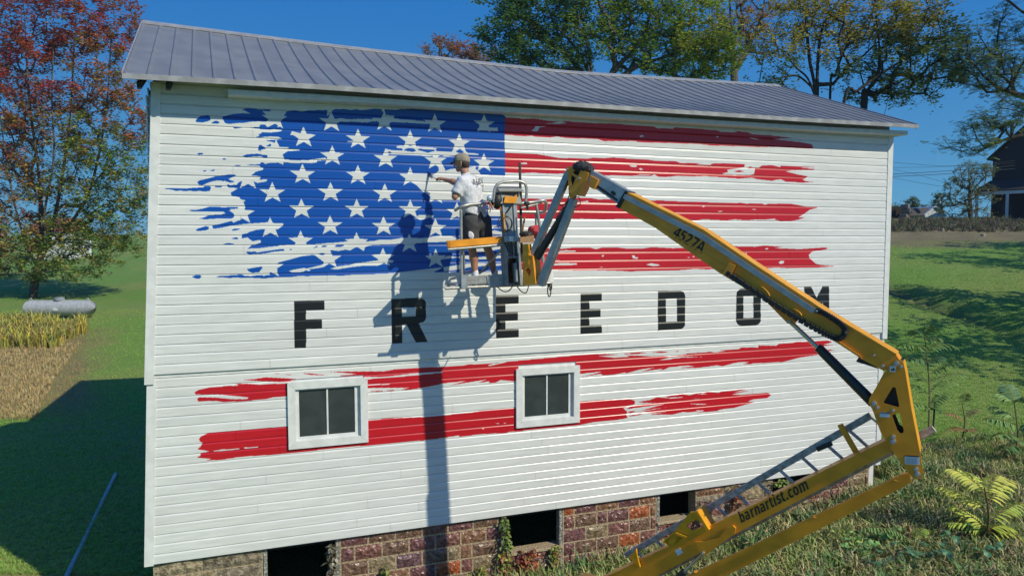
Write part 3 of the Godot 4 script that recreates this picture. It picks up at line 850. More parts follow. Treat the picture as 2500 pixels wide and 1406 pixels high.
func roof(b: Node) -> void:
	var step := 13.56 / 17.0
	var ribw := [[0.0, 0.0], [0.018, 0.022], [0.034, 0.022], [0.052, 0.0], [0.266, 0.0]]
	var root := Node3D.new()
	root.name = "roof"
	b.add_child(root)
	for p in 17:
		var s := Shape.new()
		var xs := []
		for r in 3:
			for q: Array in ribw:
				if q[0] < 0.2: xs.append([p * step + r * step / 3.0 + q[0], q[1]])
		xs.append([(p + 1) * step, 0.0])
		var lift := rng.randf_range(0.0, 0.003)
		for t in 8:
			var t0 := t / 8.0
			var t1 := (t + 1) / 8.0
			for i in xs.size() - 1:
				var a: Array = xs[i]
				var c: Array = xs[i + 1]
				s.quad(roof_at(a[0] - 0.2, t0, a[1] + lift), roof_at(c[0] - 0.2, t0, c[1] + lift), roof_at(c[0] - 0.2, t1, c[1] + lift), roof_at(a[0] - 0.2, t1, a[1] + lift))
		obj("roof_panel", s, M.roof, root)
	# underside, back slope, ridge cap, eave trim
	var s := Shape.new()
	for i in 14:
		var a := roof_at(-0.2 + i * 13.56 / 14.0, 0.0, -0.03)
		var c := roof_at(-0.2 + (i + 1) * 13.56 / 14.0, 0.0, -0.03)
		for t in 4:
			var p0 := roof_at(-0.2 + i * 13.56 / 14.0, t / 4.0, -0.03)
			var p1 := roof_at(-0.2 + (i + 1) * 13.56 / 14.0, t / 4.0, -0.03)
			var p2 := roof_at(-0.2 + (i + 1) * 13.56 / 14.0, (t + 1) / 4.0, -0.03)
			var p3 := roof_at(-0.2 + i * 13.56 / 14.0, (t + 1) / 4.0, -0.03)
			s.quad(p0, p3, p2, p1)
	obj("roof_deck", s, M.trim_old, root)
	s = Shape.new()
	for i in 14:
		var a := roof_at(-0.2 + i * 13.56 / 14.0, 1.0, 0.0)
		var c := roof_at(-0.2 + (i + 1) * 13.56 / 14.0, 1.0, 0.0)
		var d := Vector3(c.x, 3.96, -7.45)
		var e := Vector3(a.x, 3.96, -7.45)
		s.quad(a, c, d, e)
		var dn := Vector3(0, -0.05, 0)
		s.quad(e + dn, d + dn, c + dn, a + dn)
	obj("back_slope", s, M.roof, root)
	s = Shape.new()
	for i in 28:
		var a := roof_at(-0.2 + i * 13.56 / 28.0, 1.0, 0.045)
		var c := roof_at(-0.2 + (i + 1) * 13.56 / 28.0, 1.0, 0.045)
		var al := roof_at(-0.2 + i * 13.56 / 28.0, 0.965, 0.03)
		var cl := roof_at(-0.2 + (i + 1) * 13.56 / 28.0, 0.965, 0.03)
		var bk := Vector3(0, -0.05, -0.14)
		s.quad(al, cl, c, a)
		s.quad(a, c, c + bk, a + bk)
		s.quad(al + Vector3(0, -0.02, 0), cl + Vector3(0, -0.02, 0), cl, al)
	obj("ridge_cap", s, M.fascia, root)
	s = Shape.new()
	for i in 28:
		var a := roof_at(-0.2 + i * 13.56 / 28.0, 0.0, 0.012)
		var c := roof_at(-0.2 + (i + 1) * 13.56 / 28.0, 0.0, 0.012)
		var f := Vector3(0, 0, 0.022)
		var dn := Vector3(0, -0.068, 0.0)
		s.quad(a + f + dn, c + f + dn, c + f, a + f)
		var ia := roof_at(-0.2 + i * 13.56 / 28.0, 0.012, 0.012)
		var ic := roof_at(-0.2 + (i + 1) * 13.56 / 28.0, 0.012, 0.012)
		s.quad(a + f, c + f, ic, ia)
		s.quad(a + dn, c + dn, c + f + dn, a + f + dn)
		s.quad(c + dn, a + dn, a, c)
	obj("eave_trim", s, M.fascia, root)
	s = Shape.new()
	for i in 12:
		var x0 := 1.05 + i * 1.02
		var a := Vector3(x0, along_line(EAVE, x0) - 0.125 + rng.randf_range(-0.004, 0.004), 0.30)
		var c := Vector3(x0 + 1.017, along_line(EAVE, x0 + 1.017) - 0.125 + rng.randf_range(-0.004, 0.004), 0.30)
		bar(s, a, c, 0.02, 0.075, Vector3.UP, 0.002)
		bar(s, a + Vector3(0, -0.03, -0.15), c + Vector3(0, -0.03, -0.15), 0.28, 0.014, Vector3.UP, 0.0)
	obj("eave_board", s, M.trim, root)
	s = Shape.new()
	for i in 2:
		var x0 := -0.02 + i * 0.34
		bar(s, Vector3(x0, along_line(EAVE, x0) - 0.12, 0.40), Vector3(x0, along_line(EAVE, x0) + 0.18, -0.35), 0.05, 0.09, Vector3.UP, 0.0)
	obj("rafter_tails", s, M.dark, root)
	# rake trim at both ends
	for e in [0.0, 13.56]:
		s = Shape.new()
		for t in 6:
			var a := roof_at(-0.2 + e, t / 6.0, -0.02)
			var c := roof_at(-0.2 + e, (t + 1) / 6.0, -0.02)
			bar(s, a, c, 0.02, 0.09, Vector3.UP, 0.0)
		obj("rake_trim", s, M.fascia, root)

func foundation(b: Node) -> void:
	var f := Node3D.new()
	f.name = "foundation"
	b.add_child(f)
	var z := -0.055
	# glazed clay blocks with a rock face, sandstone at the corners
	var rock := noise_tex(0.022, Color.BLACK, Color.WHITE, 256, 3, true, FastNoiseLite.TYPE_CELLULAR, 14.0)
	var tones := [Color(0.165, 0.075, 0.062), Color(0.135, 0.062, 0.062), Color(0.20, 0.105, 0.065), Color(0.145, 0.085, 0.06), Color(0.29, 0.085, 0.035), Color(0.12, 0.065, 0.075), Color(0.19, 0.14, 0.085)]
	var mats := []
	for c: Color in tones:
		mats.append(relief(grain(mat(c * 1.65, 0.30), noise_tex(0.03, Color(0.72, 0.72, 0.72), Color(1, 1, 1)), 1.5), rock, 1.2))
	var sand := []
	for c: Color in [Color(0.40, 0.32, 0.20), Color(0.46, 0.38, 0.26), Color(0.33, 0.27, 0.20)]:
		sand.append(relief(grain(mat(c, 0.9), noise_tex(0.02, Color(0.62, 0.60, 0.58), Color(1, 1, 1), 256, 5), 1.2), M.rough, 1.2))
	var piers := [[-0.11, 1.35, 0], [2.46, 5.10, 1], [6.19, 8.03, 1], [8.85, 10.58, 2], [11.78, 12.95, 1]]
	for pier: Array in piers:
		var s := Shape.new()
		box(s, Vector3((pier[0] + pier[1]) / 2, -3.4, z - 0.129), Vector3(pier[1] - pier[0], 1.46, 0.24))
		obj("mortar_wall", s, M.mortar, f)
		courses(f, pier[0], pier[1], -2.63, -4.0, z, mats, sand, pier[2])
	# low walls under the openings, with a sill
	for o: Array in [[5.10, 6.19, -3.40], [8.03, 8.85, -3.26], [10.58, 11.78, -3.12]]:
		var s := Shape.new()
		box(s, Vector3((o[0] + o[1]) / 2, (o[2] - 4.1) / 2, z - 0.131), Vector3(o[1] - o[0], o[2] + 4.1, 0.236))
		obj("mortar_wall", s, M.mortar, f)
		s = Shape.new()
		box(s, Vector3((o[0] + o[1]) / 2, o[2] + 0.02, z - 0.10), Vector3(o[1] - o[0], 0.05, 0.26), Basis.IDENTITY, 0.01)
		obj("sill", s, M.mortar, f)
		var x: float = o[0] + 0.02
		while x < o[1] - 0.15:     # a row of small red bricks
			var w := 0.2
			s = Shape.new()
			box(s, Vector3(x + w / 2, o[2] - 0.06, z - 0.04), Vector3(w - 0.015, 0.062, 0.1), Basis.IDENTITY, 0.006)
			obj("brick", s, mats[4] if rng.randf() < 0.7 else mats[0], f)
			x += w
		courses(f, o[0], o[1], o[2] - 0.10, -4.0, z, mats, sand, 1)
	# jamb posts of the openings
	for x: float in [1.385, 2.43, 5.135, 6.155, 8.065]:
		var s := Shape.new()
		box(s, Vector3(x, -3.27, z - 0.07), Vector3(0.055, 1.2, 0.13), Basis.IDENTITY, 0.004)
		obj("jamb", s, M.trim_old, f)
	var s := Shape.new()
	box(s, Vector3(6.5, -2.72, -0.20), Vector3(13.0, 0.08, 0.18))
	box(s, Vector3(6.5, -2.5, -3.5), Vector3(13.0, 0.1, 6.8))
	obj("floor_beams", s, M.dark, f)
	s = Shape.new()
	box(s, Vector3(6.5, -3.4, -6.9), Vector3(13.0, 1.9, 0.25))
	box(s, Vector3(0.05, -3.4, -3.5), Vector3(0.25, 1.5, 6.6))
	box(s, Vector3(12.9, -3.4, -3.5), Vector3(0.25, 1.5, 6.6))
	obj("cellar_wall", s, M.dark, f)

func courses(f: Node, x0: float, x1: float, top: float, bottom: float, z: float, mats: Array, sand: Array, kind: int) -> void:
	var y := top
	var row := 0
	var first := true
	if kind == 1: 
		y = -2.86 + 0.236
		while y > top + 0.03: y -= 0.236
		if y < top - 0.03: y += 0.236
	while y > bottom:
		var h := 0.236 if kind != 0 else rng.randf_range(0.26, 0.40)
		if kind == 2: h = rng.randf_range(0.18, 0.28)
		var yt := minf(y, top)
		var yb := y - h
		var x := x0 + 0.012
		if kind == 1 and row % 2 == 1: x -= 0.21
		while x < x1 - 0.05:
			var w := 0.425 if kind == 1 else rng.randf_range(0.55, 0.9)
			if kind == 2: w = rng.randf_range(0.25, 0.6)
			if kind == 1 and rng.randf() < 0.06: w = 0.2
			var a := maxf(x, x0 + 0.01)
			var c := minf(x + w, x1 - 0.008)
			var joint := 0.028 if kind == 1 else 0.02
			if c - a > 0.06 and yt - yb > 0.05:
				var s := Shape.new()
				rock_face(s, a + joint / 2, c - joint / 2, yb + joint / 2, yt - joint / 2, z, 0.016 if kind == 1 else 0.035)
				var m: Material = mats[0]
				var pick := rng.randf()
				if kind == 0: m = sand[rng.randi() % 3]
				elif kind == 2: m = sand[rng.randi() % 3] if pick < 0.6 else mats[rng.randi() % 4]
				else: m = mats[[0, 0, 1, 1, 3, 3, 2, 5, 5, 4, 6][rng.randi() % 11]]
				obj("block", s, m, f)
			x += w
		y -= h
		row += 1

func rock_face(s: Shape, x0: float, x1: float, y0: float, y1: float, z: float, bulge: float) -> void:
	var nx := 4
	var ny := 3
	var g := []
	for j in ny + 1:
		var line := []
		for i in nx + 1:
			var edge := i == 0 or j == 0 or i == nx or j == ny
			var p := Vector3(lerpf(x0, x1, float(i) / nx), lerpf(y0, y1, float(j) / ny), z - 0.006 if edge else z + bulge * rng.randf_range(0.2, 1.0))
			if not edge: p += Vector3(rng.randf_range(-0.02, 0.02), rng.randf_range(-0.015, 0.015), 0)
			line.append(p)
		g.append(line)
	for j in ny:
		for i in nx:
			s.quad(g[j][i], g[j][i + 1], g[j + 1][i + 1], g[j + 1][i])
	var bk := Vector3(0, 0, -0.03)
	for i in nx:
		s.quad(g[ny][i], g[ny][i + 1], g[ny][i + 1] + bk, g[ny][i] + bk)
		s.quad(g[0][i + 1], g[0][i], g[0][i] + bk, g[0][i + 1] + bk)
	for j in ny:
		s.quad(g[j + 1][0], g[j + 1][0] + bk, g[j][0] + bk, g[j][0])
		s.quad(g[j][nx], g[j][nx] + bk, g[j + 1][nx] + bk, g[j + 1][nx])

# ------------------------------------------------------------------ the boom lift
func pl(q: Array, w: float) -> Array:      # outline in the boom's plane, w metres to its far side
	var out := []
	for i in range(0, q.size(), 2):
		out.append(bp(q[i], q[i + 1], w))
	return out
func plate(parent: Node, called: String, q: Array, w: float, thick: float, m: Material, holes := []) -> MeshInstance3D:
	var s := Shape.new()
	var o := pl(q, w)
	if holes.size():
		var hs := []
		for h: Array in holes: hs.append(pl(h, w))
		o = keyhole(o, hs)
	prism(s, o, side * thick)
	return obj(called, s, m, parent)
func bolt(parent: Node, px: float, py: float, w: float, r: float, called := "bolt") -> void:
	var s := Shape.new()
	var c := bp(px, py, w)
	tube(s, [c - side * 0.03, c + side * 0.01], r, 8)
	tube(s, [c - side * 0.05, c - side * 0.03], r * 0.55, 6)
	obj(called, s, M.bolt, parent)
func decal(parent: Node, called: String, q: Array, w: float, m: Material) -> void:
	plate(parent, called, q, w, 0.003, m)
func text_on(parent: Node, text: String, a: Vector3, b: Vector3, up_: Vector3, m: Material, height: float, font := "Droid Sans", weight := 700, italic := 0.0) -> void:
	# lettering whose base line runs from a to b
	var t := TextMesh.new()
	t.text = text
	var f := SystemFont.new()
	f.font_names = PackedStringArray([font])
	f.font_weight = weight
	t.font = f
	t.font_size = 32
	t.pixel_size = 0.01
	t.depth = 0.0
	t.curve_step = 2.0
	var box_ := t.get_aabb()
	var o := MeshInstance3D.new()
	o.name = "lettering"
	o.mesh = t
	o.material_override = m
	var x := (b - a)
	var y := up_.normalized()
	var kx := x.length() / box_.size.x
	var ky := height / box_.size.y
	var bx := Basis(x.normalized() * kx, (y + x.normalized() * italic) * ky, x.normalized().cross(y).normalized() * 0.02)
	var origin := a - bx * Vector3(box_.position.x, box_.position.y, 0)
	o.transform = parent.global_transform.affine_inverse() * Transform3D(bx, origin)
	parent.add_child(o, true)

func lift() -> void:
	var b := thing("boom_lift", "yellow towable boom lift with 4527A on its upper boom, basket raised against the barn", "boom lift")
	var hw := 0.115
	# lower boom and the link that keeps the elbow upright
	plate(b, "lower_boom", [1400, 1447, 1480, 1408, 2170, 1072, 2186, 1095, 2176, 1104, 1798, 1303, 1598, 1409, 1500, 1460], -0.10, 0.20, M.yellow)
	plate(b, "link_bar", [1560, 1462, 1682, 1406, 2205, 1158, 2222, 1156, 2226, 1178, 2205, 1190, 1769, 1408, 1620, 1484], -0.05, 0.012, M.yellow)
	plate(b, "link_bar", [1560, 1462, 1682, 1404, 2205, 1156, 2222, 1154, 2226, 1166, 2205, 1176, 1769, 1396, 1620, 1472], 0.045, 0.012, M.yellow)
	for q: Array in [[1700, 1396], [1992, 1262], [2190, 1172]]:
		var s0 := Shape.new()
		bar(s0, bp(q[0], q[1], -0.05), bp(q[0], q[1], 0.05), 0.05, 0.03)
		obj("link_spacer", s0, M.yellow, b)
	# the yoke low on the boom
	plate(b, "yoke_plate", [1686, 1250, 1702, 1250, 1728, 1287, 1722, 1300, 1640, 1342, 1625, 1322], -0.125, 0.02, M.yellow_bright, [[1700, 1268, 1722, 1284, 1690, 1296, 1676, 1284]])
	plate(b, "yoke_plate", [1619, 1322, 1634, 1309, 1668, 1300, 1676, 1311, 1640, 1338], -0.125, 0.02, M.yellow_bright, [[1634, 1319, 1652, 1312, 1644, 1326, 1632, 1330]])
	plate(b, "yoke_flange", [1697, 1249, 1703, 1247, 1732, 1294, 1726, 1298], -0.16, 0.26, M.yellow_bright)
	plate(b, "yoke_flange", [1645, 1304, 1650, 1300, 1678, 1311, 1672, 1314], -0.16, 0.2, M.yellow_bright)
	plate(b, "boom_cradle", [1534, 1359, 1545, 1352, 1553, 1340, 1556, 1358, 1563, 1385, 1556, 1381], -0.15, 0.03, M.yellow_bright)
	plate(b, "cylinder_lug", [1697, 1323, 1720, 1322, 1757, 1312, 1775, 1288, 1790, 1283, 1797, 1290, 1794, 1304, 1760, 1328, 1722, 1357, 1712, 1355], -0.13, 0.025, M.yellow)
	bolt(b, 1718, 1349, -0.135, 0.018)
	decal(b, "warning_label", [1648, 1345, 1660, 1337, 1668, 1349, 1656, 1357], -0.104, M.paper)
	var s := Shape.new()
	tube(s, [bp(1718, 1349, -0.05), bp(1666, 1401, -0.05)], 0.022, 10)
	obj("lower_cylinder_rod", s, M.chrome, b)
	s = Shape.new()
	tube(s, [bp(1672, 1395, -0.05), bp(1590, 1478, -0.05)], 0.042, 12)
	obj("lower_cylinder", s, M.cylinder, b)
	# elbow plates with their two cut-outs
	var elbow := [2181, 881, 2196, 877, 2207, 884, 2212, 908, 2227, 1000, 2248, 1106, 2256, 1155, 2250, 1168, 2238, 1171, 2228, 1165, 2187, 1110, 2152, 1057, 2131, 1000, 2122, 984, 2124, 972, 2140, 946, 2157, 914, 2172, 897]
	var h1 := [2181, 945, 2188, 946, 2197, 991, 2194, 994, 2160, 985, 2159, 981]
	var h2 := [2179, 1014, 2194, 1008, 2198, 1010, 2208, 1051, 2206, 1057, 2199, 1058, 2192, 1050]
	plate(b, "elbow_plate", elbow, -0.135, 0.014, M.yellow, [h1, h2])
	plate(b, "elbow_plate", elbow, 0.121, 0.014, M.yellow, [h1, h2])
	plate(b, "elbow_web", [2207, 884, 2212, 908, 2227, 1000, 2248, 1106, 2244, 1107, 2223, 1001, 2208, 909, 2203, 886], -0.12, 0.24, M.yellow_bright)
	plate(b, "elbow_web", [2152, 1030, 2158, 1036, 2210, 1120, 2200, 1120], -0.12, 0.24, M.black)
	plate(b, "elbow_shade_plate", [2170, 925, 2204, 925, 2214, 1000, 2190, 1004, 2160, 992, 2150, 975], -0.05, 0.11, M.black)  # added black filler: painted shade seen through the upper cut-out
	plate(b, "elbow_shade_plate", [2170, 1004, 2184, 1010, 2196, 1040, 2212, 1050, 2212, 1075, 2190, 1075], -0.04, 0.08, M.black)  # second black filler, stands in for shadow behind the lower cut-out
	for q: Array in [[2190.5, 887, 0.026], [2202, 895, 0.016], [2135.5, 985, 0.026], [2143.5, 995, 0.018], [2182, 1002, 0.016], [2182, 1066, 0.022], [2182, 1077, 0.028], [2238, 1145, 0.022], [2241, 1157, 0.028], [2157, 893, 0.016], [2136, 867, 0.012]]:
		bolt(b, q[0], q[1], -0.137, q[2])
	decal(b, "warning_label", [2173, 894, 2188, 893, 2188, 908, 2174, 908], -0.139, M.paper)
	decal(b, "label_symbol", [2176, 900, 2181, 902, 2183, 897, 2186, 902, 2184, 905, 2178, 905], -0.1425, M.print_black)
	decal(b, "warning_label", [2149, 1006, 2173, 1008, 2173, 1019, 2149, 1018], -0.139, M.paper)
	decal(b, "label_band", [2149.5, 1006, 2173, 1008, 2173, 1010.5, 2149.5, 1009], -0.1425, M.paper_blue)
	decal(b, "warning_label", [2210, 1111, 2246, 1113, 2247, 1135, 2211, 1133], -0.139, M.paper)
	decal(b, "label_band", [2210, 1111, 2246, 1113, 2246, 1116, 2210, 1114], -0.1425, M.rust)
	for k in 5:
		decal(b, "label_line", [2213, 1118.0 + k * 3.0, 2243, 1119.6 + k * 3.0, 2243, 1120.5 + k * 3.0, 2213, 1119.0 + k * 3.0], -0.1425, M.grey_paint)
	# upper boom: outer tube, cable tray along it, inner tube
	plate(b, "upper_boom", [1530, 470, 1719, 564, 1852, 654, 2032, 772, 2190, 868, 2198, 880, 2186, 900, 2158, 905, 2104, 876, 2046, 838, 1758, 667, 1600, 556, 1507, 505], -hw, 2 * hw, M.yellow)
	plate(b, "boom_top_rail", [1530, 468, 1719, 561, 1852, 651, 2032, 769, 2190, 864, 2190, 867, 2032, 773, 1852, 655, 1719, 565, 1530, 472], -hw - 0.012, 2 * hw + 0.024, M.yellow_bright)
	plate(b, "cable_tray", [1526, 474, 1720, 572, 1853, 662, 1992, 754, 1986, 766, 1850, 676, 1715, 585, 1521, 484], -hw - 0.03, 0.03, M.steel)
	plate(b, "boom_seam", [1520, 497, 1700, 606, 1860, 700, 1859, 702, 1699, 608, 1519, 499], -hw - 0.006, 0.008, M.yellow_bright)
	plate(b, "boom_lower_rail", [1758, 660, 1904, 746, 2046, 831, 2104, 870, 2104, 876, 2046, 838, 1904, 753, 1758, 667], -hw - 0.02, 0.022, M.yellow)
	plate(b, "cylinder_bracket", [1870, 735, 1925, 765, 1944, 785, 1936, 792, 1925, 791], -0.06, 0.12, M.yellow)
	bolt(b, 1930, 785, -0.06, 0.022)
	plate(b, "hose_bracket", [1781, 642, 1796, 648, 1781, 676, 1764, 670], -hw - 0.05, 0.05, M.yellow)
	# drag chain: a run of links along the tray that turns back at the end
	var path := []
	for q: Array in [[1775, 665], [1850, 716], [1925, 763], [1990, 801], [2030, 822], [2050, 826], [2062, 818], [2065, 806], [2056, 793], [2036, 778], [2010, 763], [1994, 757]]:
		path.append(bp(q[0], q[1], -hw - 0.035))
	path = curve(path, 5)
	var chain := Node3D.new()
	chain.name = "drag_chain"
	b.add_child(chain)
	var acc := 0.0
	var last: Vector3 = path[0]
	for i in range(1, path.size()):
		var p: Vector3 = path[i]
		var d := last.distance_to(p)
		var k := maxi(1, int(d / 0.055))
		for j in k:
			var a := last.lerp(p, float(j) / k)
			var c := last.lerp(p, (j + 0.86) / k)
			s = Shape.new()
			bar(s, a, c, 0.05, 0.062 + 0.006 * (j % 2), Vector3.UP, 0.006)
			obj("chain_link", s, M.black, chain)
		last = p
	for q: Array in [[1855, 700, 1863, 702, 1874, 712, 1880, 722], [1934, 754, 1944, 757, 1954, 764, 1958, 770]]:
		s = Shape.new()
		tube(s, curve([bp(q[0], q[1], -hw - 0.01), bp(q[2], q[3], -hw - 0.04), bp(q[4], q[5], -hw - 0.05), bp(q[6], q[7], -hw - 0.05)], 5), 0.008, 6)
		obj("chain_hoop", s, M.yellow_bright, b)
	bolt(b, 1996, 759, -hw - 0.05, 0.012)
	plate(b, "rubber_flap", [2091, 883, 2099, 869, 2118, 879, 2142, 894, 2144, 900, 2120, 892], -0.09, 0.16, M.black)
	plate(b, "inner_boom", [1444, 416, 1534, 466, 1512, 500, 1449, 457, 1436, 440], -0.08, 0.16, M.steel)
	plate(b, "inner_boom_strip", [1460, 452, 1508, 486, 1507, 492, 1456, 457], -0.085, 0.006, M.black)
	plate(b, "inner_boom_badge", [1492, 466, 1498, 466, 1504, 471, 1503, 477, 1497, 477, 1491, 471], -0.084, 0.005, M.black)
	plate(b, "boom_collar", [1527, 465, 1533, 469, 1511, 509, 1503, 504], -hw - 0.02, 2 * hw + 0.04, M.black)
	plate(b, "inner_boom_lug", [1441, 428, 1461, 439, 1450, 462, 1440, 457], -0.12, 0.24, M.yellow)
	text_on(b, "4527A", bp(1641, 575, -hw - 0.004), bp(1713, 619, -hw - 0.004), bp(1650, 560, -hw) - bp(1641, 575, -hw), M.print_black, 0.135, "Droid Sans", 700)
	text_on(b, "barnartist.com", bp(1811, 1277, -0.104), bp(1976, 1194, -0.104), bp(1806, 1262, -0.1) - bp(1811, 1277, -0.1), M.print_black, 0.135)
	# lift cylinder between elbow and upper boom
	s = Shape.new()
	tube(s, [bp(1930, 785), bp(2010, 860)], 0.026, 10)
	obj("cylinder_rod", s, M.chrome, b)
	s = Shape.new()
	tube(s, [bp(1997, 848), bp(2004, 853), bp(2006, 856), bp(2122, 972), bp(2134, 984)], [0.05, 0.05, 0.052, 0.056, 0.056], 14)
	obj("cylinder_barrel", s, M.cylinder, b)
	# jib: apex plates, two parallel arms, cylinder, foot plates
	var apex := [1383, 408, 1390, 406, 1414, 406, 1424, 414, 1427, 420, 1410, 475, 1400, 484, 1393, 483, 1389, 478, 1386, 430]
	plate(b, "apex_plate", apex, -0.10, 0.012, M.yellow, [[1399, 418, 1417, 415, 1412, 429, 1402, 425], [1395, 427, 1406, 434, 1402, 444, 1397, 454, 1394, 440]])
	plate(b, "apex_plate", apex, 0.09, 0.012, M.yellow)
	plate(b, "apex_shade_block", [1388, 412, 1420, 410, 1410, 455, 1400, 462, 1391, 445], -0.05, 0.1, M.black)  # black core added between the plates so their holes look shaded
	plate(b, "apex_web", [1424, 414, 1438, 424, 1412, 478, 1408, 476, 1427, 422], -0.10, 0.2, M.yellow)
	bolt(b, 1416, 436, -0.102, 0.016)
	bolt(b, 1386, 413, -0.102, 0.012)
	plate(b, "jib_arm", [1379, 418, 1387, 412, 1392, 424, 1300, 626, 1291, 621], -0.05, 0.09, M.steel)
	plate(b, "jib_arm", [1392, 482, 1404, 488, 1323, 700, 1308, 694, 1310, 688], -0.055, 0.10, M.steel)
	s = Shape.new()
	tube(s, [bp(1404, 474), bp(1390, 500), bp(1318, 618), bp(1312, 630)], [0.03, 0.05, 0.055, 0.05], 10)
	obj("jib_cylinder", s, M.cylinder, b)
	s = Shape.new()
	ball(s, bp(1421, 407, -0.02), Vector3(0.125, 0.075, 0.14), frame_of(along), 8, 12, 0.09, 5)
	ball(s, bp(1432, 413, -0.03), Vector3(0.075, 0.085, 0.10), frame_of(along), 7, 10, 0.11, 9)
	obj("tarp_cover", s, grain(mat(Color(0.028, 0.029, 0.033), 0.75), M.grain, 3.0), b)
	plate(b, "jib_foot", [1276, 597, 1290, 596, 1291, 645, 1277, 645], -0.10, 0.08, M.yellow_bright)
	plate(b, "jib_foot", [1290, 622, 1300, 625, 1308, 694, 1276, 696, 1276, 645, 1291, 645], -0.09, 0.18, M.yellow, [[1283, 660, 1290, 652, 1297, 664, 1292, 676]])
	# hoses
	for q: Array in [[1392, 470, 1384, 492, 1372, 502, 1366, 498, 0.008], [1400, 480, 1414, 482, 1416, 500, 1402, 506, 0.006], [1376, 505, 1362, 525, 1350, 560, 1330, 600, 0.007]]:
		s = Shape.new()
		tube(s, curve([bp(q[0], q[1], -0.12), bp(q[2], q[3], -0.15), bp(q[4], q[5], -0.13), bp(q[6], q[7], -0.1)], 6), q[8], 6)
		obj("hose", s, M.black, b)
	basket(b)
	# turret, trailer and wheels below the frame
	var foot := bp(1440, 1440)
	var gy := ground_y(foot.x, foot.z)
	s = Shape.new()
	box(s, Vector3(foot.x, (foot.y + gy + 0.55) / 2, foot.z), Vector3(0.42, foot.y - gy - 0.3, 0.42), Basis(Vector3.UP, 0.59), 0.03)
	obj("turret", s, M.yellow, b)
	s = Shape.new()
	for k in 4:
		var dir := Vector3(cos(0.9 + k * PI / 2), 0, sin(0.9 + k * PI / 2))
		bar(s, Vector3(foot.x, gy + 0.55, foot.z) + dir * 0.1, Vector3(foot.x, gy + 0.12, foot.z) + dir * 1.25, 0.1, 0.12)
		tube(s, [Vector3(foot.x, gy - 0.02, foot.z) + dir * 1.25, Vector3(foot.x, gy + 0.1, foot.z) + dir * 1.25], 0.16, 12)
	box(s, Vector3(foot.x, gy + 0.55, foot.z), Vector3(0.8, 0.14, 0.8), Basis(Vector3.UP, 0.59), 0.02)
	obj("outrigger_frame", s, M.yellow, b)

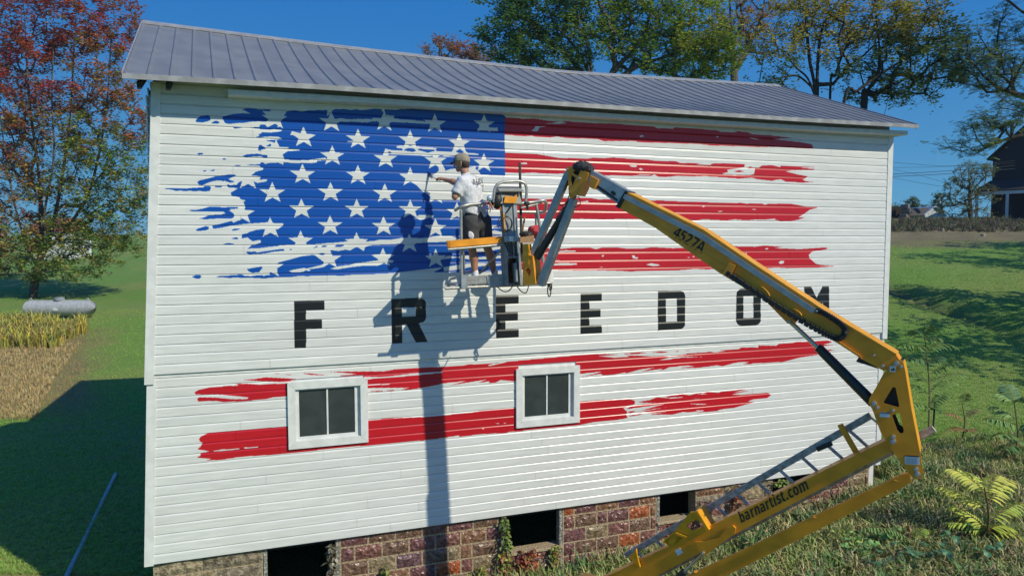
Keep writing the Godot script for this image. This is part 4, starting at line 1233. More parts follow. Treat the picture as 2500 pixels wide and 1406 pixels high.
func basket(b: Node) -> void:
	var zn := 1.18
	var zf := 0.72
	var c := func(px: float, py: float) -> Vector3: return wz(px, py, zn)
	var p0: Vector3 = wz(1112, 690, zn)
	var p1: Vector3 = wz(1342, 683, zn)
	var fy := p0.y - 0.02
	var s := Shape.new()
	box(s, Vector3((p0.x + p1.x) / 2, fy - 0.015, (zn + zf) / 2), Vector3(p1.x - p0.x, 0.03, zn - zf), Basis.IDENTITY, 0.004)
	obj("floor_plate", s, M.steel, b)
	# bottom tubes
	s = Shape.new()
	tube(s, [wz(1086, 704, zn), wz(1200, 699, zn), wz(1346, 691, zn)], 0.022, 8)
	tube(s, curve([wz(1346, 691, zn), Vector3(p1.x + 0.02, fy - 0.03, zf), Vector3(p0.x, fy - 0.03, zf)], 4), 0.022, 8)
	obj("floor_tube", s, M.galv, b)
	# kick plates
	s = Shape.new()
	box(s, (c.call(1129, 676) + c.call(1148, 703)) * 0.5 + Vector3(-0.04, 0.01, 0.0), Vector3(0.10, 0.19, 0.10), Basis.IDENTITY, 0.004)
	obj("corner_post_box", s, M.grey_paint, b)
	s = Shape.new()
	prism(s, [c.call(1137, 674), c.call(1190, 672), c.call(1190, 699), c.call(1136, 702)], Vector3(0, 0, -0.012))
	obj("kick_plate", s, M.galv, b)
	s = Shape.new()
	prism(s, [c.call(1188, 675), c.call(1191, 671), c.call(1235, 668), c.call(1236, 696), c.call(1190, 697)], Vector3(0, 0, 0.014))
	obj("kick_plate", s, M.steel, b)
	s = Shape.new()
	var rr := []
	for k in 9:
		var a := -PI * 0.5 + PI * k / 8.0
		rr.append(Vector3(p1.x - 0.10 + cos(a) * 0.10, 0, zn - 0.10 - sin(a) * 0.0 + cos(a) * 0.0))
	tube(s, [wz(1335, 690, zn - 0.12), wz(1335, 662, zn - 0.12)], 0.105, 16)
	obj("corner_drum", s, M.trim, b)
	# grease mark on the plate
	s = Shape.new()
	prism(s, [wz(1134, 678, zn + 0.003), wz(1143, 677, zn + 0.003), wz(1144, 687, zn + 0.003), wz(1139, 681, zn + 0.003), wz(1138, 690, zn + 0.003), wz(1135, 690, zn + 0.003)], Vector3(0, 0, -0.002))
	obj("paint_mark", s, M.red_cloth, b)
	# uprights
	for q: Array in [[1125, 512, 1127, 676, zn], [1309, 498, 1318, 552, zn], [1318, 552, 1326, 640, zn]]:
		s = Shape.new()
		tube(s, [wz(q[0], q[1], q[4]), wz(q[2], q[3], q[4])], 0.022, 8)
		obj("upright", s, M.galv, b)
	var top: float = wz(1125, 512, zn).y
	for x: float in [wz(1131, 600, zf).x, p1.x - 0.03]:
		s = Shape.new()
		tube(s, [Vector3(x, fy, zf), Vector3(x, top, zf)], 0.022, 8)
		obj("upright", s, M.galv, b)
	# top rail with its bent front corner, far rail, mid rails
	s = Shape.new()
	tube(s, curve([wz(1112, 513, zn - 0.36), wz(1113, 512, zn - 0.12), wz(1126, 505, zn), wz(1150, 499, zn), wz(1192, 496, zn), wz(1232, 494, zn)], 6), 0.023, 10)
	obj("top_rail", s, M.galv, b)
	s = Shape.new()
	tube(s, curve([wz(1254, 498, zn), wz(1300, 494, zn), wz(1331, 491, zn), Vector3(p1.x, top, zn - 0.2), Vector3(p1.x, top, zf)], 6), 0.025, 10)
	tube(s, [Vector3(p1.x, top, zf), Vector3(p1.x - 0.55, top, zf)], 0.023, 10)
	tube(s, [wz(1272, 508, zn), wz(1305, 500, zn), wz(1330, 491, zn)], 0.016, 8)
	obj("top_rail", s, M.galv, b)
	s = Shape.new()
	bar(s, wz(1122, 605, zn), wz(1192, 600, zn), 0.05, 0.05)
	tube(s, [Vector3(p1.x - 0.03, wz(1122, 590, zn).y, zn), Vector3(p1.x - 0.03, wz(1122, 590, zn).y, zf), Vector3(p1.x - 0.5, wz(1122, 590, zn).y, zf)], 0.02, 8)
	obj("mid_rail", s, M.galv, b)
	# yellow gate bar across the front
	s = Shape.new()
	prism(s, [wz(1091, 588, 1.30), wz(1221, 577, 1.30), wz(1226, 578, 1.30), wz(1226, 593, 1.30), wz(1094, 605, 1.30)], Vector3(0, 0, -0.05))
	prism(s, [wz(1091, 588, 1.30), wz(1094, 605, 1.30), wz(1094, 605, 0.9), wz(1091, 588, 0.9)], Vector3(0.04, 0, 0))
	obj("gate_bar", s, M.yellow, b)
	s = Shape.new()
	tube(s, [wz(1093, 609, 1.28), wz(1130, 606, 1.28), wz(1230, 597, 1.28)], 0.02, 8)
	obj("gate_tube", s, M.galv, b)
	s = Shape.new()
	tube(s, [wz(1228, 606, zn), wz(1170, 668, zn - 0.3)], 0.016, 6)
	obj("brace", s, M.galv, b)
	# mast
	var zm := 1.30
	s = Shape.new()
	prism(s, [wz(1227, 495, zm), wz(1253, 494, zm), wz(1259, 580, zm), wz(1234, 582, zm)], Vector3(0, 0, -0.10))
	obj("mast", s, M.grey_paint, b)
	s = Shape.new()
	prism(s, [wz(1226, 494, zm + 0.02), wz(1230, 494, zm + 0.02), wz(1238, 584, zm + 0.02), wz(1234, 584, zm + 0.02)], Vector3(0, 0, -0.13))
	prism(s, [wz(1253, 493, zm + 0.02), wz(1262, 493, zm + 0.02), wz(1265, 582, zm + 0.02), wz(1258, 582, zm + 0.02)], Vector3(0, 0, -0.13))
	obj("mast_flange", s, M.steel, b)
	s = Shape.new()
	prism(s, [wz(1231, 577, zm + 0.06), wz(1268, 576, zm + 0.06), wz(1268, 589, zm + 0.06), wz(1232, 590, zm + 0.06)], Vector3(0, 0, -0.22))
	obj("rotator_block", s, M.steel, b)
	s = Shape.new()
	box(s, wz(1247, 583, zm + 0.07), Vector3(0.06, 0.07, 0.05), Basis.IDENTITY, 0.006)
	obj("rotator_cap", s, M.trim, b)
	s = Shape.new()
	prism(s, [wz(1232, 590, zm), wz(1237, 590, zm), wz(1242, 696, zm), wz(1237, 696, zm)], Vector3(0, 0, -0.2))
	prism(s, [wz(1262, 590, zm), wz(1268, 590, zm), wz(1277, 696, zm), wz(1271, 696, zm)], Vector3(0, 0, -0.2))
	obj("mast_channel", s, M.grey_paint, b)
	s = Shape.new()
	prism(s, [wz(1234, 590, zm - 0.14), wz(1266, 590, zm - 0.14), wz(1269, 632, zm - 0.14), wz(1237, 632, zm - 0.14)], Vector3(0, 0, -0.04))
	obj("channel_back", s, M.grey_paint, b)
	s = Shape.new()
	prism(s, [wz(1237, 632, zm - 0.13), wz(1269, 632, zm - 0.13), wz(1274, 696, zm - 0.13), wz(1241, 696, zm - 0.13)], Vector3(0, 0, -0.04))
	obj("channel_lining", s, M.rust, b)
	s = Shape.new()
	bar(s, wz(1253, 590, zm - 0.07), wz(1256, 628, zm - 0.07), 0.03, 0.03)
	bar(s, wz(1256, 642, zm - 0.05), wz(1259, 688, zm - 0.05), 0.075, 0.05)
	bar(s, wz(1238, 629, zm - 0.02), wz(1270, 627, zm - 0.02), 0.03, 0.02)
	obj("rotator_parts", s, M.grey_paint, b)
	s = Shape.new()
	prism(s, [wz(1270, 580, zm - 0.05), wz(1304, 574, zm - 0.05), wz(1304, 592, zm - 0.05), wz(1270, 593, zm - 0.05)], Vector3(0, 0, -0.15))
	obj("side_box", s, M.wood, b)
	# control box, bracket, guard hoop
	s = Shape.new()
	var bc: Vector3 = wz(1247, 480, zm)
	prism(s, [bc + Vector3(-0.17, -0.10, 0.04), bc + Vector3(0.16, -0.10, 0.04), bc + Vector3(0.17, 0.065, 0.0), bc + Vector3(0.15, 0.135, -0.10), bc + Vector3(-0.17, 0.13, -0.10), bc + Vector3(-0.18, 0.06, 0.0)], Vector3(0, 0, -0.16))
	obj("control_box", s, grain(mat(Color(0.30, 0.30, 0.27), 0.6), M.grain, 2.0), b)
	s = Shape.new()
	prism(s, [bc + Vector3(-0.19, 0.062, 0.06), bc + Vector3(0.175, 0.07, 0.06), bc + Vector3(0.16, 0.145, -0.14), bc + Vector3(-0.175, 0.14, -0.14)], Vector3(0, 0.012, 0.004))
	obj("control_lid", s, grain(mat(Color(0.36, 0.36, 0.32), 0.6), M.grain, 2.0), b)
	s = Shape.new()
	prism(s, [wz(1230, 495, zm + 0.06), wz(1234, 477, zm + 0.06), wz(1241, 480, zm + 0.06), wz(1248, 478, zm + 0.06), wz(1252, 482, zm + 0.06), wz(1262, 474, zm + 0.06), wz(1262, 490, zm + 0.06), wz(1256, 496, zm + 0.06)], Vector3(0, 0, -0.02))
	obj("control_bracket", s, M.yellow, b)
	s = Shape.new()
	ball(s, bc + Vector3(-0.19, -0.06, -0.04), Vector3(0.09, 0.12, 0.09), Basis.IDENTITY, 6, 10, 0.03, 2)
	obj("control_cover", s, M.black, b)
	s = Shape.new()
	tube(s, curve([wz(1205, 494, zm), wz(1206, 470, zm), wz(1212, 453, zm), wz(1228, 445, zm), wz(1250, 443, zm), wz(1270, 443, zm), wz(1282, 450, zm), wz(1286, 466, zm), wz(1283, 492, zm)], 5), 0.021, 10)
	obj("guard_hoop", s, M.galv, b)
	s = Shape.new()
	box(s, wz(1286, 497, zm), Vector3(0.07, 0.05, 0.06), Basis.IDENTITY, 0.008)
	tube(s, [wz(1286, 498, zm), wz(1289, 513, zm)], 0.02, 6)
	obj("clamp", s, M.black, b)
	# cables
	var coils := Shape.new()
	for k in 3:
		var ring := []
		for j in 25:
			var a := TAU * j / 24.0
			ring.append(wz(1232 + k * 3 + cos(a) * (17 - k * 2), 546 + sin(a) * (20 - k * 2), zm + 0.05 + 0.01 * k))
		tube(coils, ring, 0.006, 5, false)
	obj("cable_coil", coils, M.black, b)
	s = Shape.new()
	bar(s, wz(1229, 520, zm + 0.06), wz(1232, 565, zm + 0.06), 0.02, 0.02)
	obj("cable_hook", s, M.yellow, b)
	for q: Array in [[1233, 592, 1238, 606, 1248, 617, 1262, 622], [1256, 480, 1250, 500, 1240, 515, 1234, 522], [1214, 700, 1228, 711, 1242, 710, 1252, 698], [1262, 699, 1275, 713, 1285, 714, 1291, 697]]:
		s = Shape.new()
		tube(s, curve([wz(q[0], q[1], zm), wz(q[2], q[3], zm + 0.04), wz(q[4], q[5], zm + 0.04), wz(q[6], q[7], zm)], 5), 0.008, 6)
		obj("cable", s, M.black, b)
	# small tangle of clips and cords on the rail
	var tones := [Color(0.5, 0.04, 0.03), Color(0.03, 0.08, 0.3), Color(0.5, 0.3, 0.02), Color(0.3, 0.10, 0.03), Color(0.05, 0.05, 0.06)]
	for k in 16:
		s = Shape.new()
		var px := rng.randf_range(1190, 1222)
		var py := rng.randf_range(480, 506)
		tube(s, curve([wz(px, py, zm - 0.05), wz(px + rng.randf_range(-5, 5), py + 8, zm), wz(px + rng.randf_range(-6, 6), py + rng.randf_range(10, 26), zm)], 4), 0.007, 5)
		obj("cord", s, mat(tones[k % 5], 0.6), b)
	s = Shape.new()
	ball(s, wz(1195, 484, zm), Vector3(0.045, 0.045, 0.03), Basis.IDENTITY, 6, 10)
	obj("paint_cup", s, mat(Color(0.45, 0.55, 0.65), 0.25, 0.3), b)

func loose_things() -> void:
	# ladder strapped to the far side of the lower boom
	var l := thing("ladder", "aluminium extension ladder strapped along the yellow lower boom", "ladder")
	var w := 0.17
	var ta := bp(1527, 1357, w)
	var tb := bp(2129, 1013, w)
	var ba := bp(1601, 1405, w)
	var bb := bp(2283, 1046, w)
	for e: Array in [[ta, tb], [ba, bb]]:
		var s := Shape.new()
		bar(s, e[0], e[1], 0.03, 0.075, Vector3.UP, 0.006)
		obj("rail", s, M.alu, l)
	var q := [1553, 1344, 1604, 1320, 1660, 1290, 1748, 1234, 1800, 1206, 1848, 1176, 1901, 1144, 1956, 1114, 2014, 1081, 2069, 1046, 2126, 1016]
	for i in range(0, q.size(), 2):
		var a := bp(q[i], q[i + 1], w)
		var dir := (tb - ta).normalized()
		var c := ba + (bb - ba).normalized() * ((a - ba).dot((bb - ba).normalized()) + 0.10)
		var s := Shape.new()
		bar(s, a, c, 0.028, 0.034, Vector3.UP, 0.006)
		obj("rung", s, M.alu, l)
	var s := Shape.new()
	bar(s, bp(2052, 1036, 0.1), bp(2092, 1105, 0.1), 0.03, 0.06)
	obj("strap_bar", s, M.yellow, l)
	s = Shape.new()
	bar(s, bp(1996, 1097, w - 0.03), bp(2032, 1082, w - 0.03), 0.05, 0.05)
	obj("end_cap", s, M.black, l)
	# dark steel post standing in the basket
	s = Shape.new()
	bar(s, wz(1269, 398, 1.05), wz(1274, 640, 1.05), 0.032, 0.032, Vector3.BACK, 0.003)
	tag(obj("steel_post", s, grain(mat(Color(0.045, 0.040, 0.038), 0.6), M.grain, 2.0)), "thin dark steel post standing upright in the lift basket", "post")
	s = Shape.new()
	bar(s, wz(1281, 530, 0.85), wz(1272, 590, 0.95), 0.03, 0.012)
	tag(obj("wood_stick", s, M.wood), "pale wooden stick leaning in the basket beside the dark post", "stick")
	# jacket
	var cloth := Shape.new()
	ball(cloth, wz(1312, 566, 0.95), Vector3(0.15, 0.10, 0.13), Basis(Vector3.FORWARD, 0.3), 9, 14, 0.10, 4)
	ball(cloth, wz(1318, 640, 0.95), Vector3(0.09, 0.30, 0.10), Basis(Vector3.FORWARD, -0.12), 10, 12, 0.10, 6)
	tag(obj("jacket", cloth, M.red_cloth), "red jacket slung over the back rail of the lift basket", "jacket")
	s = Shape.new()
	ball(s, wz(1285, 572, 1.1), Vector3(0.11, 0.05, 0.10), Basis.IDENTITY, 7, 12, 0.06, 8)
	tag(obj("tool_bag", s, M.black), "small black bag resting on the box beside the red jacket", "bag")
	# lanyard
	s = Shape.new()
	var loop := []
	for j in 21:
		var a := TAU * j / 20.0
		loop.append(wz(1341 + sin(a) * 4.0, 709 - cos(a) * 15.0, 1.2 + 0.03 * cos(a)))
	tube(s, loop, 0.009, 6, false)
	loop = []
	for j in 17:
		var a := TAU * j / 16.0
		loop.append(wz(1344 + sin(a) * 3.2, 700 - cos(a) * 9.0, 1.22))
	tube(s, loop, 0.008, 6, false)
	tube(s, [wz(1338, 692, 1.2), wz(1340, 700, 1.2)], 0.014, 6)
	tag(obj("lanyard", s, M.black), "black rope lanyard hanging from the right end of the basket floor", "lanyard")

# ------------------------------------------------------------------ the painter
func blend(a: float, b: float, k: float) -> float:
	var h := maxf(k - absf(a - b), 0.0) / k
	return minf(a, b) - h * h * k * 0.25
# bones: [a, b, radius at a, radius at b, cut flat at b]; one smooth surface round all of them
func flesh(s: Shape, bones: Array, cell: float, k: float, planes := [], wrinkle := 0.0) -> void:
	var lo := Vector3.ONE * 1e9
	var hi := -lo
	for q: Array in bones:
		var r: float = maxf(q[2], q[3]) + k + cell * 2.0
		for e in 2:
			lo = lo.min(q[e] - Vector3.ONE * r)
			hi = hi.max(q[e] + Vector3.ONE * r)
	var nx := int((hi.x - lo.x) / cell) + 2
	var ny := int((hi.y - lo.y) / cell) + 2
	var nz := int((hi.z - lo.z) / cell) + 2
	var f := PackedFloat32Array()
	f.resize(nx * ny * nz)
	f.fill(1.0)
	for q: Array in bones:
		var a: Vector3 = q[0]
		var b: Vector3 = q[1]
		var ra: float = q[2]
		var rb: float = q[3]
		var cut: bool = q.size() > 4 and q[4]
		var m := maxf(ra, rb) + k + cell * 2.0
		var l3 := ((a.min(b) - Vector3.ONE * m - lo) / cell).floor()
		var h3 := ((a.max(b) + Vector3.ONE * m - lo) / cell).ceil()
		var ab := b - a
		var inv := 1.0 / maxf(ab.length_squared(), 1e-9)
		var dir := ab.normalized()
		for z in range(maxi(0, int(l3.z)), mini(nz, int(h3.z) + 1)):
			for y in range(maxi(0, int(l3.y)), mini(ny, int(h3.y) + 1)):
				var o := (z * ny + y) * nx
				for x in range(maxi(0, int(l3.x)), mini(nx, int(h3.x) + 1)):
					var p := lo + Vector3(x, y, z) * cell
					var t := clampf((p - a).dot(ab) * inv, 0.0, 1.0)
					var d := p.distance_to(a + ab * t) - lerpf(ra, rb, t)
					if cut: d = maxf(d, (p - b).dot(dir))
					var was := f[o + x]
					f[o + x] = blend(was, d, k) if was < 0.9 else d
	if wrinkle > 0.0 or planes.size():
		for z in nz:
			for y in ny:
				for x in nx:
					var i := (z * ny + y) * nx + x
					if f[i] < 0.15:
						var p := lo + Vector3(x, y, z) * cell
						if wrinkle > 0.0:
							f[i] += wrinkle * (sin(p.y * 52.0 + p.x * 38.0 + 2.0 * sin(p.z * 21.0)) * 0.5 + sin(p.y * 23.0 - p.x * 44.0 + p.z * 30.0))
						for pl_: Array in planes:
							f[i] = maxf(f[i], (p - pl_[0]).dot(pl_[1]))
	var id := {}
	var vs := PackedVector3Array()
	var ns := PackedVector3Array()
	for z in nz - 1:
		for y in ny - 1:
			var o := (z * ny + y) * nx
			for x in nx - 1:
				var i := o + x
				var f0 := f[i]
				var g := [f0, f[i + 1], f[i + nx], f[i + nx + 1], f[i + nx * ny], f[i + nx * ny + 1], f[i + nx * ny + nx], f[i + nx * ny + nx + 1]]
				var neg := 0
				for q: float in g:
					if q < 0.0: neg += 1
				if neg == 0 or neg == 8: continue
				var sum := Vector3.ZERO
				var cnt := 0
				for e: Array in [[0, 1], [2, 3], [4, 5], [6, 7], [0, 2], [1, 3], [4, 6], [5, 7], [0, 4], [1, 5], [2, 6], [3, 7]]:
					var u: float = g[e[0]]
					var w: float = g[e[1]]
					if (u < 0.0) != (w < 0.0):
						var t := u / (u - w)
						var pa := Vector3(e[0] & 1, (e[0] >> 1) & 1, (e[0] >> 2) & 1)
						var pb := Vector3(e[1] & 1, (e[1] >> 1) & 1, (e[1] >> 2) & 1)
						sum += pa.lerp(pb, t)
						cnt += 1
				id[i] = vs.size()
				vs.append(lo + (Vector3(x, y, z) + sum / cnt) * cell)
				ns.append(Vector3(g[1] + g[3] + g[5] + g[7] - g[0] - g[2] - g[4] - g[6], g[2] + g[3] + g[6] + g[7] - g[0] - g[1] - g[4] - g[5], g[4] + g[5] + g[6] + g[7] - g[0] - g[1] - g[2] - g[3]).normalized())
	var st := [1, nx, nx * ny]
	for i: int in id:
		for ax in 3:
			var j: int = i + st[ax]
			if j >= f.size() or (f[i] < 0.0) == (f[j] < 0.0): continue
			var u: int = st[(ax + 1) % 3]
			var w: int = st[(ax + 2) % 3]
			if not (id.has(i - u) and id.has(i - w) and id.has(i - u - w)): continue
			var a: int = id[i]
			var b: int = id[i - u]
			var c: int = id[i - u - w]
			var d: int = id[i - w]
			if f[i] < 0.0: s.quad_n(vs[a], vs[b], vs[c], vs[d], ns[a], ns[b], ns[c], ns[d])
			else: s.quad_n(vs[a], vs[d], vs[c], vs[b], ns[a], ns[d], ns[c], ns[b])

func person() -> void:
	var b := thing("person", "person in white T-shirt, dark shorts and tan cap reaching out to paint the wall", "person")
	var fwd := Vector3(-0.62, 0, -0.78).normalized()
	var left := Vector3.UP.cross(fwd)
	var look := Vector3(-0.86, -0.05, -0.5).normalized()
	var floor_y := wz(1112, 690, 1.18).y - 0.02
	var head := wz(1128, 400, 0.97)
	var neck := wz(1137, 424, 1.01)
	var sl := wz(1128, 443, 1.10)
	var sr := wz(1157, 441, 0.87)
	var el := wz(1110, 480, 1.11)
	var hl := wz(1122, 474, 0.85)
	var er := wz(1119, 447, 0.54)
	var wr := wz(1084, 438, 0.34)
	var chest := wz(1148, 462, 1.01)
	var waist := wz(1156, 512, 1.00)
	var hip_l := wz(1147, 545, 1.06)
	var hip_r := wz(1177, 545, 0.93)
	var kn_l := wz(1152, 607, 1.06)
	var kn_r := wz(1190, 605, 0.92)
	var an_l := wz(1160, 668, 1.08)
	var an_r := wz(1208, 664, 0.93)
	an_l.y = floor_y + 0.09
	an_r.y = floor_y + 0.09
	var s := Shape.new()
	flesh(s, [[neck, head + Vector3(0, -0.05, 0), 0.06, 0.055], [sl, sr, 0.055, 0.055], [chest + left * 0.06, waist + left * 0.05, 0.115, 0.10], [chest - left * 0.06, waist - left * 0.05, 0.115, 0.10],
		[waist, (hip_l + hip_r) * 0.5, 0.11, 0.11], [sl, el, 0.048, 0.040], [el, hl, 0.040, 0.028], [sr, er, 0.050, 0.041], [er, er.lerp(wr, 0.35), 0.041, 0.043], [er.lerp(wr, 0.35), wr, 0.043, 0.028],
		[hip_l, kn_l, 0.082, 0.056], [kn_l, kn_l.lerp(an_l, 0.32) - fwd * 0.015, 0.054, 0.060], [kn_l.lerp(an_l, 0.32) - fwd * 0.015, an_l, 0.060, 0.037],
		[hip_r, kn_r, 0.082, 0.056], [kn_r, kn_r.lerp(an_r, 0.32) - fwd * 0.015, 0.054, 0.060], [kn_r.lerp(an_r, 0.32) - fwd * 0.015, an_r, 0.060, 0.037]], 0.016, 0.03)
	# head with brow, nose, chin and ears
	var hs := Vector3.UP.cross(look).normalized()
	var top := Vector3(0, 1, 0)
	flesh(s, [[head + top * 0.03 - look * 0.02, head + top * 0.03 + look * 0.03, 0.083, 0.078], [head - top * 0.03 + look * 0.025, head - top * 0.075 + look * 0.055, 0.062, 0.036], [head - top * 0.06 - look * 0.03, neck, 0.052, 0.055],
		[head + look * 0.10 - top * 0.0, head + look * 0.115 - top * 0.028, 0.010, 0.014], [head + look * 0.085 + top * 0.018 + hs * 0.03, head + look * 0.085 + top * 0.018 - hs * 0.03, 0.016, 0.016],
		[head + look * 0.098 - top * 0.052 + hs * 0.012, head + look * 0.098 - top * 0.052 - hs * 0.012, 0.009, 0.009],
		[head + hs * 0.078 - look * 0.005 + top * 0.008, head + hs * 0.08 - look * 0.002 - top * 0.032, 0.017, 0.011], [head - hs * 0.078 - look * 0.005 + top * 0.008, head - hs * 0.08 - look * 0.002 - top * 0.032, 0.017, 0.011]], 0.0065, 0.014)
	# hands: palm, four fingers and a thumb, closed round the brush (right) and a cup (left)
	var hand_dir := (wz(1066, 433, 0.27) - wr).normalized()
	hand(s, wr, hand_dir, Vector3(0.25, 0.85, 0.3).normalized(), 1.0)
	hand(s, hl, (wz(1124, 470, 0.75) - hl).normalized(), Vector3(0.2, 0.9, 0.0).normalized(), -1.0)
	obj("body", s, M.skin, b)
	s = Shape.new()
	for e in 2:
		tube(s, [head + look * 0.089 + top * 0.004 + hs * (0.03 - 0.06 * e) - hs * 0.008, head + look * 0.089 + top * 0.004 + hs * (0.03 - 0.06 * e) + hs * 0.008], 0.006, 6)
	obj("eyes", s, M.hair, b)
	s = Shape.new()
	flesh(s, [[head - look * 0.045 + top * 0.0 + hs * 0.04, head - look * 0.045 + top * 0.0 - hs * 0.04, 0.056, 0.056], [head - look * 0.06 - top * 0.035 + hs * 0.03, head - look * 0.06 - top * 0.035 - hs * 0.03, 0.035, 0.035]], 0.008, 0.02)
	obj("hair", s, M.hair, b)
	# shirt
	s = Shape.new()
	var hem := wz(1160, 528, 0.99)
	var hem_n := Vector3(0.42, -0.9, 0.1).normalized()
	flesh(s, [[sl - left * 0.02 + top * 0.0, sr + left * 0.02, 0.076, 0.076], [neck - top * 0.055, neck - top * 0.02, 0.09, 0.066], [chest + left * 0.075, waist + left * 0.075, 0.128, 0.122], [chest - left * 0.075, waist - left * 0.07, 0.128, 0.122],
		[waist + left * 0.075, hip_l + left * 0.03 - top * 0.1, 0.124, 0.135], [waist - left * 0.07, hip_r - left * 0.03 - top * 0.1, 0.124, 0.135], [sl, sl.lerp(el, 0.80), 0.073, 0.078, true], [sr, sr.lerp(er, 0.62), 0.073, 0.078, true]], 0.015, 0.045,
		[[hem, Vector3(-0.28, -0.95, 0.0).normalized()]], 0.0032)
	obj("shirt", s, M.shirt, b)
	# print on the back of the shirt
	var back := -fwd
	var ba := wz(1147, 457, 1.12) + back * 0.05
	var rx := (-left * 0.94 + Vector3.UP * 0.16).normalized()
	text_on(b, "BARN", ba + Vector3.UP * 0.018, ba + Vector3.UP * 0.018 + rx * 0.26, Vector3.UP, mat(Color(0.05, 0.045, 0.025), 0.9), 0.088, "Droid Serif", 700)
	text_on(b, "ARTIST", ba - Vector3.UP * 0.085, ba - Vector3.UP * 0.085 + rx * 0.28, Vector3.UP, mat(Color(0.03, 0.028, 0.02), 0.9), 0.09, "Droid Serif", 700)
	text_on(b, "THE", ba + Vector3.UP * 0.118 + rx * 0.07, ba + Vector3.UP * 0.118 + rx * 0.13, Vector3.UP, mat(Color(0.10, 0.09, 0.05), 0.9), 0.02, "Droid Sans", 700)
	# shorts
	s = Shape.new()
	flesh(s, [[waist - top * 0.04, (hip_l + hip_r) * 0.5, 0.125, 0.13], [hip_l + top * 0.02, hip_l.lerp(kn_l, 0.66), 0.125, 0.112, true], [hip_r + top * 0.02, hip_r.lerp(kn_r, 0.66), 0.125, 0.112, true], [hip_l + top * 0.03 + back * 0.03, hip_l - top * 0.02 + back * 0.04, 0.11, 0.105], [hip_r + top * 0.03 + back * 0.03, hip_r - top * 0.02 + back * 0.04, 0.11, 0.105]], 0.014, 0.03, [], 0.003)
	obj("shorts", s, M.shorts, b)
	s = Shape.new()
	ball(s, wz(1150, 574, 1.17), Vector3(0.045, 0.06, 0.02), Basis(Vector3.BACK, 0.4), 6, 10, 0.12, 2)
	obj("rag", s, M.shirt, b)
	# socks, shoes
	s = Shape.new()
	for a: Vector3 in [an_l, an_r]:
		flesh(s, [[a + top * 0.075, a - top * 0.03, 0.046, 0.047]], 0.012, 0.02)
	obj("socks", s, M.sock, b)
	s = Shape.new()
	for a: Vector3 in [an_l, an_r]:
		var g := Vector3(a.x, floor_y + 0.045, a.z)
		flesh(s, [[g - fwd * 0.05, g + fwd * 0.08, 0.045, 0.046], [g + fwd * 0.08, g + fwd * 0.17 - top * 0.008, 0.046, 0.036], [g - fwd * 0.04, a - top * 0.01, 0.045, 0.048]], 0.012, 0.02, [[Vector3(a.x, floor_y + 0.001, a.z), Vector3.DOWN]])
	obj("shoes", s, M.shoe, b)
	# cap
	var cb := Basis(hs, (top + look * 0.12).normalized(), Vector3.ZERO)
	cb.z = cb.x.cross(cb.y).normalized()
	s = Shape.new()
	flesh(s, [[head + top * 0.048 - look * 0.025, head + top * 0.048 + look * 0.03, 0.090, 0.086], [head + top * 0.075 - look * 0.01, head + top * 0.075 + look * 0.02, 0.078, 0.076]], 0.008, 0.03, [[head + top * 0.028, (-top + look * 0.10).normalized()]])
	var cap := obj("cap", s, M.cap, b)
	s = Shape.new()
	flesh(s, [[head + top * 0.055 + look * 0.05, head + top * 0.085 + look * 0.04, 0.072, 0.068]], 0.008, 0.02, [[head + top * 0.030, -top], [head + look * 0.072, -look]])
	obj("front_panel", s, M.cap_dark, cap)
	s = Shape.new()
	var bill := []
	for k in 13:
		var a := -PI * 0.5 + PI * k / 12.0
		bill.append(head + look * (0.09 + 0.085 * cos(a)) + hs * 0.078 * sin(a) + top * (0.034 - 0.02 * cos(a) * cos(a)))
	prism(s, bill, Vector3(0, -0.008, 0))
	obj("bill", s, M.cap_dark, cap)
	s = Shape.new()
	tube(s, [head + top * 0.147 + look * 0.002, head + top * 0.153 + look * 0.002], 0.009, 8)
	obj("button", s, M.cap_dark, cap)
	# brush
	var t := thing("paint_brush", "flat paint brush loaded with blue held against the unfinished star", "paint brush")
	var tip := wz(1045, 424, 0.045)
	var grip := wz(1066, 437, 0.25)
	var tail := grip + (grip - tip) * 0.55
	s = Shape.new()
	tube(s, [tip.lerp(grip, 0.50), grip, tail], [0.012, 0.010, 0.007], 8)
	obj("handle", s, M.trim, t)
	s = Shape.new()
	bar(s, tip.lerp(grip, 0.32), tip.lerp(grip, 0.52), 0.02, 0.065, Vector3.UP)
	obj("ferrule", s, M.steel, t)
	s = Shape.new()
	bar(s, tip, tip.lerp(grip, 0.34), 0.022, 0.068, Vector3.UP, 0.006)
	obj("bristles", s, mat(Color(0.008, 0.05, 0.28), 0.5), t)
	s = Shape.new()
	tube(s, [hl + fwd * 0.09 - top * 0.05, hl + fwd * 0.09 + top * 0.06], [0.04, 0.048], 12)
	tag(obj("paint_pot", s, M.trim), "small white paint pot held in front of the painter", "paint pot")

